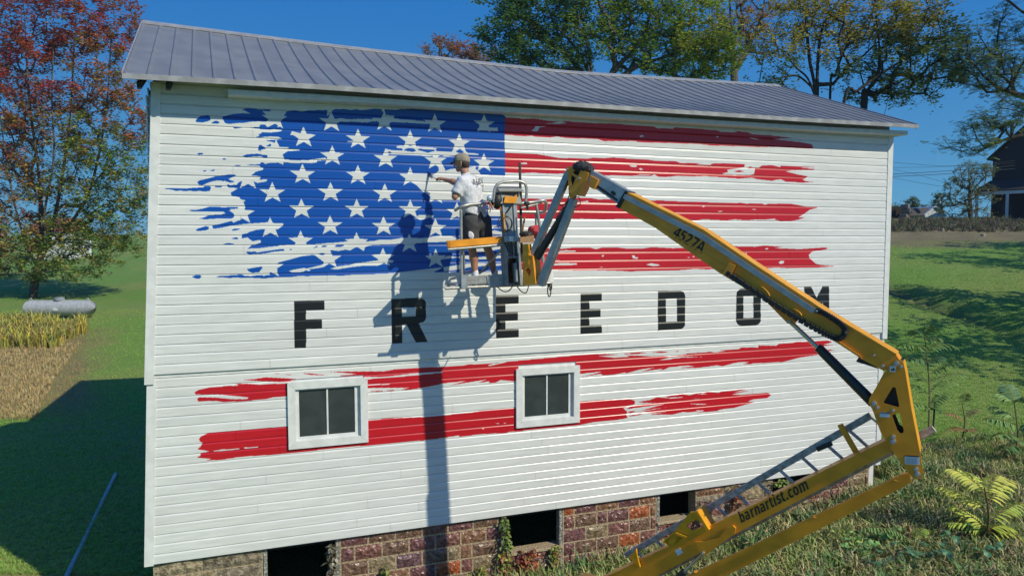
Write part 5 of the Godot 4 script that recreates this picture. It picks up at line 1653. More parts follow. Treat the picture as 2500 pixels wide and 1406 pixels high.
func hand(s: Shape, wrist: Vector3, dir: Vector3, back: Vector3, sgn: float) -> void:
	var y := (back - dir * back.dot(dir)).normalized()
	var x := dir.cross(y) * sgn
	var palm := wrist + dir * 0.055
	var bones := [[wrist, palm, 0.027, 0.024], [wrist + dir * 0.02 + x * 0.015, palm + x * 0.026 + dir * 0.03, 0.018, 0.014], [wrist + dir * 0.02 - x * 0.015, palm - x * 0.026 + dir * 0.025, 0.018, 0.014]]
	var lens := [0.042, 0.047, 0.044, 0.034]
	for i in 4:
		var k := palm + x * (0.030 - 0.020 * i) + dir * (0.036 - 0.004 * absf(i - 1.2))
		var m: Vector3 = k + dir * lens[i] * 0.8 - y * lens[i] * 0.55
		var e: Vector3 = m - y * lens[i] * 0.55 - dir * lens[i] * 0.25
		bones.append([k, m, 0.0095, 0.0088])
		bones.append([m, e, 0.0088, 0.0078])
	var t0 := wrist + dir * 0.025 + x * 0.026
	var t1 := t0 + dir * 0.032 + x * 0.022 - y * 0.018
	bones.append([t0, t1, 0.013, 0.0105])
	bones.append([t1, t1 + dir * 0.028 - x * 0.008 - y * 0.014, 0.0105, 0.0085])
	flesh(s, bones, 0.0055, 0.008)

# ------------------------------------------------------------------ ground, trees, plants
func noise(freq: float, sd: int) -> FastNoiseLite:
	var f := FastNoiseLite.new()
	f.frequency = freq
	f.seed = sd
	f.fractal_octaves = 4
	return f
func ground() -> void:
	var s := Shape.new()
	s.colored = true
	var f := noise(0.09, 5)
	var f2 := noise(0.5, 9)
	var ds := []
	var d := -60.0
	while d < 900.0:
		ds.append(d)
		if d < -4.0: d += 6.0
		elif d < 26.0: d += 0.45
		else: d += 0.45 + (d - 26.0) * 0.035
	var cols := 150
	var prev := []
	var prev_c := []
	for dd: float in ds:
		var row := []
		var rc := []
		for i in cols + 1:
			var t := i / float(cols) * 2.0 - 1.0
			var u := (t * 0.95) * (maxf(dd, 0.0) + 14.0) + signf(t) * pow(absf(t), 7.0) * 60.0
			var p := eye + flat_right * u + flat_ahead * dd
			p.y = ground_y(p.x, p.z) + 0.02 * f2.get_noise_2d(p.x * 2.0, p.z * 2.0)
			row.append(p)
			rc.append(ground_color(u, dd, p, f, f2))
		if prev.size():
			for i in cols:
				var m: Vector3 = (Vector3(row[i].x, row[i].y, row[i].z) - prev[i]).cross(prev[i + 1] - prev[i]).normalized()
				if m.y < 0.0: m = -m
				var q := [prev[i], prev[i + 1], row[i + 1], row[i]]
				var qc := [prev_c[i], prev_c[i + 1], rc[i + 1], rc[i]]
				for k: Array in [[0, 1, 2], [0, 2, 3]]:
					for e: int in [k[0], k[2], k[1]]:
						s.v.append(q[e]); s.n.append(m); s.uv.append(Vector2.ZERO); s.c.append(qc[e])
		prev = row
		prev_c = rc
	var g := mat(Color(1, 1, 1), 0.95)
	g.vertex_color_use_as_albedo = true
	grain(g, noise_tex(0.07, Color(0.66, 0.68, 0.62), Color(1, 1, 1), 512, 5), 0.5)
	relief(g, noise_tex(0.12, Color.BLACK, Color.WHITE, 512, 4, true, FastNoiseLite.TYPE_SIMPLEX_SMOOTH, 10.0), 1.0)
	tag(obj("ground", s, g), "", "", "", "structure")

func ground_color(u: float, d: float, p: Vector3, f: FastNoiseLite, f2: FastNoiseLite) -> Color:
	var k := f.get_noise_2d(p.x, p.z)
	var k2 := f2.get_noise_2d(p.x, p.z)
	var c := Color(0.23, 0.43, 0.065).lerp(Color(0.36, 0.42, 0.11), clampf(0.35 + k * 1.1 + k2 * 0.4, 0.0, 1.0))
	var r := u / maxf(d, 5.0)
	if r < -0.25:
		var dry := smoothstep(-0.56, -0.63, r + 0.10 * k) * smoothstep(21.0, 24.0, d + 4.0 * k) * (1.0 - smoothstep(38.0, 43.0, d + 3.0 * k))
		c = c.lerp(Color(0.46, 0.33, 0.14).lerp(Color(0.32, 0.25, 0.12), clampf(0.5 + k2, 0, 1)), dry * 0.9)
		c = c.lerp(Color(0.40, 0.34, 0.13), 0.5 * smoothstep(0.1, 0.5, k2 + k) * smoothstep(33.0, 24.0, d))
	if r > 0.2:
		var bare := smoothstep(54.0, 59.0, d + 5.0 * k) * (1.0 - smoothstep(78.0, 90.0, d))
		c = c.lerp(Color(0.26, 0.20, 0.12).lerp(Color(0.36, 0.29, 0.15), clampf(0.5 + k2 * 1.5, 0, 1)), bare)
		var wild := 1.0 - smoothstep(15.5, 18.5, d + 2.0 * k)
		c = c.lerp(Color(0.24, 0.20, 0.09), wild * 0.8)
		var cut := exp(-pow((u - 20.4) / 0.8, 2.0)) * smoothstep(22.0, 27.0, d) * (1.0 - smoothstep(38.0, 46.0, d))
		c = c.lerp(Color(0.10, 0.075, 0.05), cut * 0.7)
	return c

func leaf_mesh() -> Mesh:       # a broad leaf one metre long, folded along its rib
	var s := Shape.new()
	var a := Vector3.ZERO
	var b := Vector3(0.34, 0.10, 0.42)
	var c := Vector3(0, -0.05, 1.0)
	var d := Vector3(-0.34, 0.10, 0.42)
	s.tri(a, c, b); s.tri(a, d, c)
	return s.mesh()
func pinnate_mesh() -> Mesh:     # a feather of leaflets one metre long
	var s := Shape.new()
	for i in 7:
		var z := 0.15 + i * 0.125
		var l := 0.30 * (1.0 - 0.35 * absf(i - 2.5) / 3.5)
		for sg in [-1.0, 1.0]:
			var o := Vector3(0, -0.10 * z * z, z)
			var tip := o + Vector3(sg * l, -0.08, 0.10)
			var mid := (o + tip) * 0.5
			s.tri(o, mid + Vector3(0, 0.0, 0.055), tip)
			s.tri(o, tip, mid - Vector3(0, 0.0, 0.055))
	return s.mesh()
func blade_mesh() -> Mesh:       # a tuft of five bent blades one metre tall
	var s := Shape.new()
	for i in 5:
		var a := i * 2.4
		var o := Vector3(cos(a), 0, sin(a))
		var w := Vector3(-sin(a), 0, cos(a)) * 0.028
		var r := o * 0.05
		var m := o * (0.12 + 0.03 * i) + Vector3(0, 0.58 + 0.05 * (i % 3), 0)
		var t := o * (0.36 + 0.06 * (i % 3)) + Vector3(0, 0.9 - 0.07 * i, 0)
		s.quad(r - w, r + w, m + w * 0.8, m - w * 0.8)
		s.tri(m - w * 0.8, m + w * 0.8, t)
	return s.mesh()
func lobe_mesh() -> Mesh:        # a broad weed leaf, ragged, one metre across
	var s := Shape.new()
	var pts := []
	for i in 14:
		var a := TAU * i / 14.0
		var r := 0.5 * (1.0 if i % 2 == 0 else 0.74) * (0.8 + 0.2 * cos(a))
		pts.append(Vector3(cos(a) * r, 0.10 * cos(a * 2.0) - 0.08 * r, sin(a) * r))
	for i in 14:
		s.tri(Vector3.ZERO, pts[(i + 1) % 14], pts[i])
	return s.mesh()
func turned(p: Vector3, size: float, droop := 0.5) -> Transform3D:
	var a := rng.randf() * TAU
	var z := Vector3(cos(a), rng.randf_range(-droop, 0.35), sin(a)).normalized()
	var up_ := Vector3(rng.randf_range(-0.7, 0.7), 1.0, rng.randf_range(-0.7, 0.7)).normalized()
	var x := up_.cross(z).normalized()
	return Transform3D(Basis(x, z.cross(x), z) * size, p)
func pick(pal: Array) -> Color:
	var c: Color = pal[rng.randi() % pal.size()]
	return vary(c, 0.28)

# grows limbs from the given stems out to every point of the crown, then hangs leaves round those points
func tree(called: String, label: String, group: String, stems: Array, r0: float, clouds: Array, leaf: Dictionary, bark: Material) -> Node3D:
	var base: Vector3 = stems[0][0]
	var t := thing(called, label, "tree", group, base)
	var pos := []
	var par := []
	var wt := []
	for stem0: Array in stems:
		var stem: Array = stem0
		if pos.size():
			var near := 1e9
			for q: Vector3 in pos: near = minf(near, q.distance_to(stem[0]))
			if near > 1.2:      # a stem of its own, down to the ground
				var g: Vector3 = stem[0] + (stem[0] - stem[1]).normalized() * 0.8
				g.y = ground_y(g.x, g.z) - 0.2
				stem = [g] + stem
		var run := curve(stem, 5)
		var from := -1
		if pos.size():
			var best := 1e9
			for i in pos.size():
				var dd: float = pos[i].distance_to(run[0])
				if dd < best: best = dd; from = i
			if best > 1.2: from = -1
		for p: Vector3 in run:
			pos.append(p); par.append(from); wt.append(0.0)
			from = pos.size() - 1
	var core := pos.size()
	var targets := []
	for cl: Array in clouds:
		var n := 0
		while n < cl[2]:
			var q := Vector3(rng.randf_range(-1, 1), rng.randf_range(-1, 1), rng.randf_range(-1, 1))
			if q.length() > 1.0: continue
			q = q.normalized() * pow(q.length(), 0.6)
			targets.append([cl[0] + flat_right * q.x * cl[1].x + Vector3.UP * q.y * cl[1].y + flat_ahead * q.z * cl[1].z, cl[3] if cl.size() > 3 else 0])
			n += 1
	var mid := Vector3.ZERO
	for i in core: mid += pos[i] / core
	targets.sort_custom(func(a, c): return a[0].distance_squared_to(mid) < c[0].distance_squared_to(mid))
	var ends := []
	for tg: Array in targets:
		var p: Vector3 = tg[0]
		var best := 1e9
		var bi := 0
		for i in pos.size():
			var v: Vector3 = p - pos[i]
			var l := v.length()
			var cost := l * (1.0 - 0.35 * v.y / maxf(l, 0.01))
			if cost < best: best = cost; bi = i
		var o: Vector3 = pos[bi]
		var l := o.distance_to(p)
		var n := maxi(2, int(l / leaf.get("seg", 0.9)))
		var from := bi
		var pd := Vector3.UP
		if par[bi] >= 0: pd = (pos[bi] - pos[par[bi]]).normalized()
		var bend := (pd * 0.5 + Vector3(rng.randf_range(-0.3, 0.3), rng.randf_range(-0.1, 0.4), rng.randf_range(-0.3, 0.3))) * l * 0.22
		for k in range(1, n + 1):
			var u := float(k) / n
			var q := o.lerp(p, u) + bend * 4.0 * u * (1.0 - u) * 0.5 + Vector3(rng.randf_range(-1, 1), rng.randf_range(-1, 1), rng.randf_range(-1, 1)) * l * 0.03 * (1.0 - u)
			pos.append(q); par.append(from); wt.append(0.0)
			from = pos.size() - 1
		wt[from] = 1.0
		ends.append([from, p, tg[1]])
	for i in range(pos.size() - 1, 0, -1):
		if par[i] >= 0: wt[par[i]] += wt[i]
	var s := Shape.new()
	var tot: float = maxf(wt[0], 1.0)
	for i in pos.size():
		if par[i] < 0: continue
		var ra: float = maxf(0.014, r0 * pow(wt[par[i]] / tot, 0.48))
		var rb: float = maxf(0.011, r0 * pow(maxf(wt[i], 0.3) / tot, 0.48))
		if par[i] < core and i >= core: ra = minf(ra, rb * 1.5)
		tube(s, [pos[par[i]] - base, pos[i] - base], [ra, rb], 7 if rb > 0.08 else (5 if rb > 0.03 else 3), false)
	var where := []
	var tints := []
	var f := noise(0.35, 21)
	var spread: float = leaf.spread
	for e: Array in ends:
		var tip: Vector3 = pos[e[0]]
		var dir: Vector3 = (tip - pos[par[e[0]]]).normalized()
		var pal: Array = leaf.pal[e[2]]
		var own: Color = pal[rng.randi() % pal.size()]
		var num: int = int(leaf.n * rng.randf_range(0.5, 1.5))
		var twigs := 4
		var ts := []
		for k in twigs:
			var q := tip + (dir * 0.6 + Vector3(rng.randf_range(-1, 1), rng.randf_range(-0.6, 1), rng.randf_range(-1, 1))) * spread
			tube(s, [tip - base, q - base], [0.012, 0.006], 3, false)
			ts.append(q)
		for k in num:
			var q: Vector3 = tip.lerp(ts[k % twigs], rng.randf_range(0.1, 1.15)) + Vector3(rng.randfn(0, 1), rng.randfn(0, 0.8), rng.randfn(0, 1)) * spread * 0.22
			where.append(turned(q - base, leaf.size * rng.randf_range(0.6, 1.25)))
			var col: Color = own if rng.randf() < 0.6 else pal[rng.randi() % pal.size()]
			tints.append(vary(col, 0.25))
	obj("trunk", s, bark, t)
	scatter("crown", leaf.mesh, M.leaf, where, tints, t)
	return t

func trees() -> void:
	var lm := leaf_mesh()
	var pm := pinnate_mesh()
	var red := [Color(0.592, 0.079, 0.091), Color(0.455, 0.103, 0.079), Color(0.683, 0.160, 0.079), Color(0.387, 0.137, 0.068), Color(0.319, 0.205, 0.068)]
	var mixed := [Color(0.501, 0.137, 0.068), Color(0.364, 0.273, 0.068), Color(0.251, 0.296, 0.068), Color(0.455, 0.296, 0.079), Color(0.637, 0.205, 0.068)]
	var green := [Color(0.182, 0.319, 0.057), Color(0.273, 0.364, 0.068), Color(0.137, 0.251, 0.057), Color(0.387, 0.387, 0.079), Color(0.455, 0.319, 0.068)]
	# the maple on the left
	var d := 50.0
	var foot := ground_at(78, 727)
	d = (foot - eye).dot(ahead)
	var st := []
	st.append([foot + Vector3(0, -0.3, 0), at(82, 690, d), at(95, 640, d), at(100, 560, d), at(90, 400, d), at(70, 250, d), at(60, 80, d), at(50, -60, d)])
	st.append([at(95, 640, d), at(125, 560, d + 0.5), at(150, 430, d + 1), at(170, 280, d + 1), at(180, 100, d), at(190, -40, d)])
	st.append([at(92, 660, d), at(60, 590, d - 0.5), at(30, 480, d - 1), at(5, 330, d - 1), at(-20, 150, d)])
	st.append([at(98, 600, d), at(110, 500, d - 1), at(130, 380, d - 1.5), at(125, 240, d - 1), at(130, 90, d - 1)])
	st.append([at(100, 620, d), at(160, 560, d + 1), at(215, 470, d + 1), at(245, 350, d), at(262, 220, d), at(270, 90, d)])
	st.append([at(90, 680, d), at(50, 660, d - 1), at(0, 640, d - 2), at(-60, 610, d - 2)])
	st.append([at(95, 650, d), at(150, 630, d - 1), at(220, 600, d - 1.5), at(280, 590, d - 2)])
	var cl := []
	for q: Array in [[60, 60, 110, 100, 90, 0], [-40, 90, 90, 120, 60, 0], [190, 40, 70, 90, 70, 0], [290, 60, 45, 70, 34, 0], [120, 200, 120, 100, 90, 0], [10, 260, 90, 110, 60, 0], [250, 180, 70, 90, 60, 1], [300, 290, 50, 80, 40, 1], [120, 340, 110, 90, 80, 1], [0, 400, 80, 100, 50, 1], [230, 370, 90, 90, 70, 2], [310, 420, 50, 80, 40, 2], [60, 480, 110, 70, 50, 1], [180, 490, 100, 70, 60, 2], [280, 530, 80, 70, 50, 2], [30, 570, 90, 60, 50, 1], [140, 580, 100, 50, 50, 2], [250, 610, 80, 45, 44, 2], [60, 640, 110, 45, 50, 2], [-60, 560, 80, 80, 40, 1], [180, 650, 70, 30, 26, 2], [-50, 300, 80, 200, 60, 0], [90, -60, 200, 60, 60, 0]]:
		cl.append([at(q[0], q[1], d), Vector3(q[2], q[3], 95) * d / FOC, q[4], q[5]])
	tree("maple_tree", "large maple turning red at the top and green below, left of the barn", "", st, 0.30, cl, {"mesh": lm, "size": 0.25, "n": 50, "spread": 0.64, "pal": [red, mixed, green], "seg": 1.0}, M.bark)
	# green broad crown behind the roof
	d = 42.0
	st = []
	st.append([at(1450, 360, d), at(1448, 230, d), at(1440, 140, d), at(1425, 60, d), at(1410, -60, d)])
	st.append([at(1470, 330, d), at(1490, 190, d), at(1540, 130, d), at(1580, 60, d), at(1600, -40, d)])
	st.append([at(1450, 250, d), at(1420, 180, d), at(1370, 120, d), at(1310, 85, d), at(1240, 70, d)])
	st.append([at(1470, 260, d), at(1440, 180, d), at(1400, 110, d), at(1350, 50, d), at(1320, -40, d)])
	st.append([at(1480, 240, d), at(1540, 170, d), at(1620, 140, d), at(1700, 110, d)])
	st[0].push_front(ground_at_depth(1450, d))
	cl = []
	for q: Array in [[1240, 70, 80, 75, 60, 0], [1330, 20, 110, 90, 80, 0], [1290, 130, 90, 35, 34, 0], [1460, 0, 120, 100, 80, 1], [1430, 100, 110, 60, 40, 1], [1580, 40, 110, 100, 80, 1], [1680, 70, 100, 100, 80, 1], [1740, 130, 60, 55, 44, 1], [1600, 140, 110, 45, 44, 1], [1700, 170, 90, 22, 24, 1], [1450, -140, 260, 100, 110, 1], [1360, 150, 90, 28, 24, 0]]:
		cl.append([at(q[0], q[1], d), Vector3(q[2], q[3], 100) * d / FOC, q[4], q[5]])
	tree("broadleaf_tree", "tall green tree with a spreading crown behind the middle of the roof", "", st, 0.34, cl, {"mesh": lm, "size": 0.22, "n": 56, "spread": 0.62, "pal": [[Color(0.091, 0.194, 0.068), Color(0.137, 0.251, 0.068), Color(0.114, 0.205, 0.057)], [Color(0.251, 0.387, 0.057), Color(0.182, 0.319, 0.068), Color(0.319, 0.433, 0.068), Color(0.410, 0.410, 0.068)]], "seg": 0.8}, M.bark)
	# small rust-red tree
	d = 62.0
	st = [[ground_at_depth(1110, d), at(1110, 300, d), at(1108, 180, d), at(1105, 130, d)]]
	cl = []
	for q: Array in [[1075, 125, 45, 28, 26, 0], [1130, 125, 45, 28, 26, 0], [1170, 140, 40, 22, 18, 0], [1100, 180, 80, 40, 20, 0]]:
		cl.append([at(q[0], q[1], d), Vector3(q[2], q[3], 50) * d / FOC, q[4], q[5]])
	tree("rust_red_tree", "small rust-red tree peeping over the ridge left of the green tree", "", st, 0.22, cl, {"mesh": lm, "size": 0.22, "n": 40, "spread": 0.5, "pal": [[Color(0.546, 0.194, 0.091), Color(0.455, 0.227, 0.103), Color(0.364, 0.205, 0.114)]], "seg": 0.8}, M.bark)
	d = 56.0
	st = [[ground_at_depth(1800, d), at(1795, 250, d), at(1790, 150, d), at(1785, 60, d), at(1780, -40, d)], [at(1792, 180, d), at(1830, 110, d), at(1860, 40, d), at(1870, -30, d)]]
	cl = []
	for q: Array in [[1800, 50, 70, 60, 50, 0], [1850, 20, 55, 60, 40, 0], [1770, 110, 50, 50, 30, 0], [1850, 95, 40, 35, 20, 0], [1780, -60, 120, 50, 40, 0]]:
		cl.append([at(q[0], q[1], d), Vector3(q[2], q[3], 60) * d / FOC, q[4], q[5]])
	tree("orange_tree", "thin orange-brown tree behind the right edge of the green crown", "", st, 0.3, cl, {"mesh": lm, "size": 0.20, "n": 34, "spread": 0.6, "pal": [[Color(0.546, 0.319, 0.091), Color(0.455, 0.273, 0.091), Color(0.364, 0.273, 0.091), Color(0.592, 0.387, 0.114)]], "seg": 0.8}, M.bark)
	# locust with dark limbs
	d = 37.0
	var lp := [[Color(0.455, 0.387, 0.091), Color(0.319, 0.319, 0.079), Color(0.546, 0.433, 0.114)], [Color(0.160, 0.227, 0.079), Color(0.114, 0.194, 0.068), Color(0.227, 0.273, 0.079)]]
	st = []
	st.append([ground_at_depth(1995, d), at(1992, 330, d), at(1990, 215, d), at(1978, 150, d), at(1972, 90, d), at(1968, 20, d), at(1960, -60, d)])
	st.append([at(1993, 270, d), at(1996, 190, d), at(2000, 120, d), at(2012, 60, d), at(2050, 0, d), at(2080, -60, d)])
	st.append([ground_at_depth(2030, d + 1), at(2028, 230, d + 1), at(2040, 185, d + 1), at(2060, 130, d + 1), at(2085, 95, d + 1), at(2130, 30, d + 1), at(2150, -50, d + 1)])
	st.append([at(1990, 230, d), at(1972, 190, d), at(1945, 165, d), at(1915, 130, d), at(1890, 105, d)])
	st.append([at(1985, 215, d), at(1950, 186, d), at(1915, 188, d), at(1880, 195, d)])
	st.append([at(2060, 262, d - 1), at(2095, 222, d - 1), at(2145, 185, d - 1), at(2200, 150, d - 1), at(2260, 115, d - 1)])
	st.append([at(2110, 265, d), at(2118, 225, d), at(2145, 180, d), at(2148, 110, d), at(2140, 40, d), at(2135, -40, d)])
	st.append([at(2160, 282, d - 2), at(2195, 262, d - 2), at(2230, 235, d - 2), at(2265, 222, d - 2), at(2305, 190, d - 2), at(2335, 165, d - 2)])
	st.append([at(2035, 205, d), at(2075, 160, d), at(2110, 135, d), at(2170, 80, d), at(2230, 50, d)])
	cl = []
	for q: Array in [[1900, 120, 55, 45, 22, 0], [1905, 190, 45, 25, 12, 1], [1960, 40, 80, 60, 34, 0], [2050, 60, 70, 70, 36, 0], [2130, 40, 80, 70, 36, 0], [2200, 70, 80, 60, 36, 0], [2260, 110, 80, 50, 34, 1], [2180, 150, 90, 45, 30, 1], [2110, 200, 90, 45, 22, 1], [2210, 220, 90, 35, 24, 1], [2290, 200, 60, 45, 22, 1], [2330, 150, 40, 40, 18, 1], [2000, 130, 60, 50, 16, 0], [2070, -50, 200, 50, 40, 0], [2250, 30, 60, 40, 20, 0]]:
		cl.append([at(q[0], q[1], d), Vector3(q[2], q[3], 90) * d / FOC, q[4], q[5]])
	tree("locust_tree", "open locust tree with dark forked limbs and thin yellow-green leaves above the right gable", "", st, 0.18, cl, {"mesh": lm, "size": 0.19, "n": 50, "spread": 0.6, "pal": lp, "seg": 0.6}, M.bark_dark)
	# tree whose limbs reach in from the right
	d = 33.0
	st = []
	st.append([ground_at_depth(2700, d), at(2690, 500, d), at(2670, 300, d), at(2650, 100, d), at(2640, -80, d)])
	st.append([at(2665, 290, d), at(2560, 250, d), at(2500, 235, d), at(2450, 218, d), at(2410, 192, d), at(2378, 155, d), at(2345, 135, d)])
	st.append([at(2655, 130, d), at(2580, 80, d), at(2500, 30, d), at(2440, -20, d)])
	st.append([at(2670, 340, d), at(2580, 330, d), at(2500, 330, d), at(2430, 350, d), at(2380, 378, d)])
	st.append([at(2655, 150, d), at(2740, 90, d), at(2820, 20, d)])
	cl = []
	for q: Array in [[2390, 160, 50, 45, 20, 0], [2440, 190, 60, 40, 20, 0], [2350, 120, 40, 30, 10, 0], [2480, 120, 40, 60, 18, 0], [2480, 270, 50, 40, 18, 0], [2420, 300, 50, 30, 14, 0], [2370, 360, 45, 28, 12, 0], [2490, 20, 30, 40, 8, 0], [2600, 150, 80, 120, 40, 0], [2700, 0, 160, 140, 60, 0], [2750, 250, 120, 120, 40, 0], [2620, -120, 200, 100, 50, 0]]:
		cl.append([at(q[0], q[1], d), Vector3(q[2], q[3], 90) * d / FOC, q[4], q[5]])
	tree("overhanging_tree", "dark tree whose long limbs reach in from the right edge", "", st, 0.26, cl, {"mesh": pm, "size": 0.28, "n": 34, "spread": 0.55, "pal": [[Color(0.103, 0.170, 0.068), Color(0.137, 0.205, 0.079), Color(0.182, 0.227, 0.079)]], "seg": 0.7}, M.bark_dark)
	# trees that shade the right hand lawn, and small far ones
	shade_tree(29.5, 30.0, 9.5, "spreading green tree on the lawn just outside the frame, nearest the ditch")
	shade_tree(24.5, 22.0, 9.0, "lowest green tree on the lawn to the right of the frame")
	shade_tree(40.0, 43.0, 10.0, "green tree halfway up the lawn to the right of the frame")
	shade_tree(47.0, 50.0, 10.0, "highest green tree on the lawn to the right of the frame")
	d = 78.0
	var far_pal := [[Color(0.18, 0.25, 0.07), Color(0.24, 0.28, 0.08), Color(0.32, 0.27, 0.09), Color(0.14, 0.20, 0.06)], [Color(0.09, 0.15, 0.06), Color(0.12, 0.18, 0.06)]]
	st = [[ground_at_depth(2370, d), at(2370, 500, d), at(2368, 450, d), at(2366, 410, d)]]
	cl = []
	for q: Array in [[2375, 430, 45, 35, 60, 0], [2345, 470, 40, 35, 50, 0], [2395, 480, 35, 45, 40, 0], [2340, 510, 50, 22, 34, 0], [2395, 415, 30, 18, 18, 0], [2385, 530, 60, 20, 30, 0]]:
		cl.append([at(q[0], q[1], d), Vector3(q[2], q[3], 40) * d / FOC, q[4], q[5]])
	tree("bushy_tree", "bushy yellow-green tree beside the dark house", "", st, 0.25, cl, {"mesh": lm, "size": 0.24, "n": 16, "spread": 0.5, "pal": far_pal, "seg": 1.2}, M.bark)
	d = 130.0
	for q: Array in [[2228, 497, 16, 13, "lone tree with a rounded crown far off between barn and garage"], [2300, 488, 22, 20, "dark round tree left of the bushy yellow-green tree"], [2180, 512, 22, 8, "low distant bush beside the barn's right edge"], [2265, 508, 30, 6, "low distant treetops above the white garage"]]:
		st = [[ground_at_depth(q[0], d), at(q[0], q[1] + q[3], d), at(q[0], q[1], d)]]
		tree("distant_tree", q[4], "far trees", st, 0.25, [[at(q[0], q[1], d), Vector3(q[2], q[3], q[2]) * d / FOC, 34, 1]], {"mesh": lm, "size": 0.5, "n": 9, "spread": 0.5, "pal": far_pal, "seg": 1.5}, M.bark)

func ground_at_depth(px: float, depth: float) -> Vector3:
	var p := at(px, 600, depth)
	p.y = ground_y(p.x, p.z) - 0.3
	return p
func shade_tree(u: float, d: float, h: float, label: String) -> void:       # stands just outside the frame; its shadow lies on the lawn
	var p := ud(u, d)
	var st := [[p, p + Vector3(0.2, h * 0.4, 0), p + Vector3(0, h * 0.7, 0.3), p + Vector3(0.3, h, 0)]]
	var cl := []
	for k in 5:
		var a := TAU * k / 5.0
		cl.append([p + Vector3(cos(a) * h * 0.3, h * (0.62 + 0.12 * (k % 2)), sin(a) * h * 0.3), Vector3(h * 0.26, h * 0.16, h * 0.26), 22, 0])
	tree("lawn_tree", label, "trees right of the frame", st, 0.22, cl, {"mesh": leaf_mesh(), "size": 0.34, "n": 26, "spread": 0.8, "pal": [[Color(0.07, 0.11, 0.03), Color(0.10, 0.13, 0.03)]], "seg": 1.0}, M.bark)

func frond(parent: Node, a: Vector3, b: Vector3, sag: float, pairs: int, leaf_len: float, c: Color) -> void:
	var s := Shape.new()
	s.colored = true
	var l := a.distance_to(b)
	var dir := (b - a).normalized()
	var sideways := dir.cross(Vector3.UP).normalized()
	var pts := []
	for i in 9:
		var t := i / 8.0
		pts.append(a.lerp(b, t) + Vector3.UP * l * sag * 4.0 * t * (1.0 - t))
	s.tint = Color(0.22, 0.10, 0.04)
	var rads := []
	for i in 9: rads.append(0.005 * (1.0 - 0.08 * i))
	tube(s, pts, rads, 4, false)
	for i in pairs:
		var t := 0.14 + 0.84 * i / float(pairs - 1)
		var k := t * 8.0
		var o: Vector3 = pts[mini(int(k), 7)].lerp(pts[mini(int(k), 7) + 1], k - int(k))
		var along_ := (pts[mini(int(k), 7) + 1] - pts[mini(int(k), 7)]).normalized() as Vector3
		var ll := leaf_len * (0.62 + 0.5 * sin(PI * (0.15 + 0.78 * t)))
		for sg in [-1.0, 1.0]:
			s.tint = vary(c, 0.16)
			var d: Vector3 = (sideways * sg + along_ * rng.randf_range(0.25, 0.5) + Vector3.UP * rng.randf_range(-0.55, -0.05)).normalized()
			var w := along_ * ll * 0.105
			var p1 := o + d * ll * 0.30
			var p2 := o + d * ll * 0.68 - Vector3.UP * ll * 0.06
			var p3 := o + d * ll - Vector3.UP * ll * 0.20
			var keel := Vector3.UP * ll * 0.045
			s.tri(o, p1 - w + keel, p1); s.tri(o, p1, p1 + w + keel)
			s.quad(p1 - w + keel, p2 - w * 0.8 + keel, p2, p1)
			s.quad(p1, p2, p2 + w * 0.8 + keel, p1 + w + keel)
			s.tri(p2 - w * 0.8 + keel, p3, p2); s.tri(p2, p3, p2 + w * 0.8 + keel)
	obj("frond", s, M.blade, parent)

func sumac(label: String, root: Vector3, crown: Vector3, tips: Array, c: Array, leaf_len: float, pairs: int) -> void:
	var t := thing("sumac_shrub", label, "shrub", "feather-leaved shrubs right of the lift", root)
	var s := Shape.new()
	var stem := curve([Vector3.ZERO, (crown - root) * 0.5 + Vector3(0.05, 0, 0.04), crown - root], 5)
	var r := []
	for i in stem.size(): r.append(lerpf(0.022, 0.010, float(i) / stem.size()))
	tube(s, stem, r, 6)
	obj("stem", s, M.stem, t)
	for q: Vector3 in tips:
		var k := clampf((q.y - root.y - 0.15) / maxf(crown.y - root.y, 0.1), 0.35, 1.0)
		var o: Vector3 = stem[int(k * (stem.size() - 1))]
		frond(t, o, q - root, rng.randf_range(0.05, 0.16), pairs, leaf_len, c[rng.randi() % c.size()])

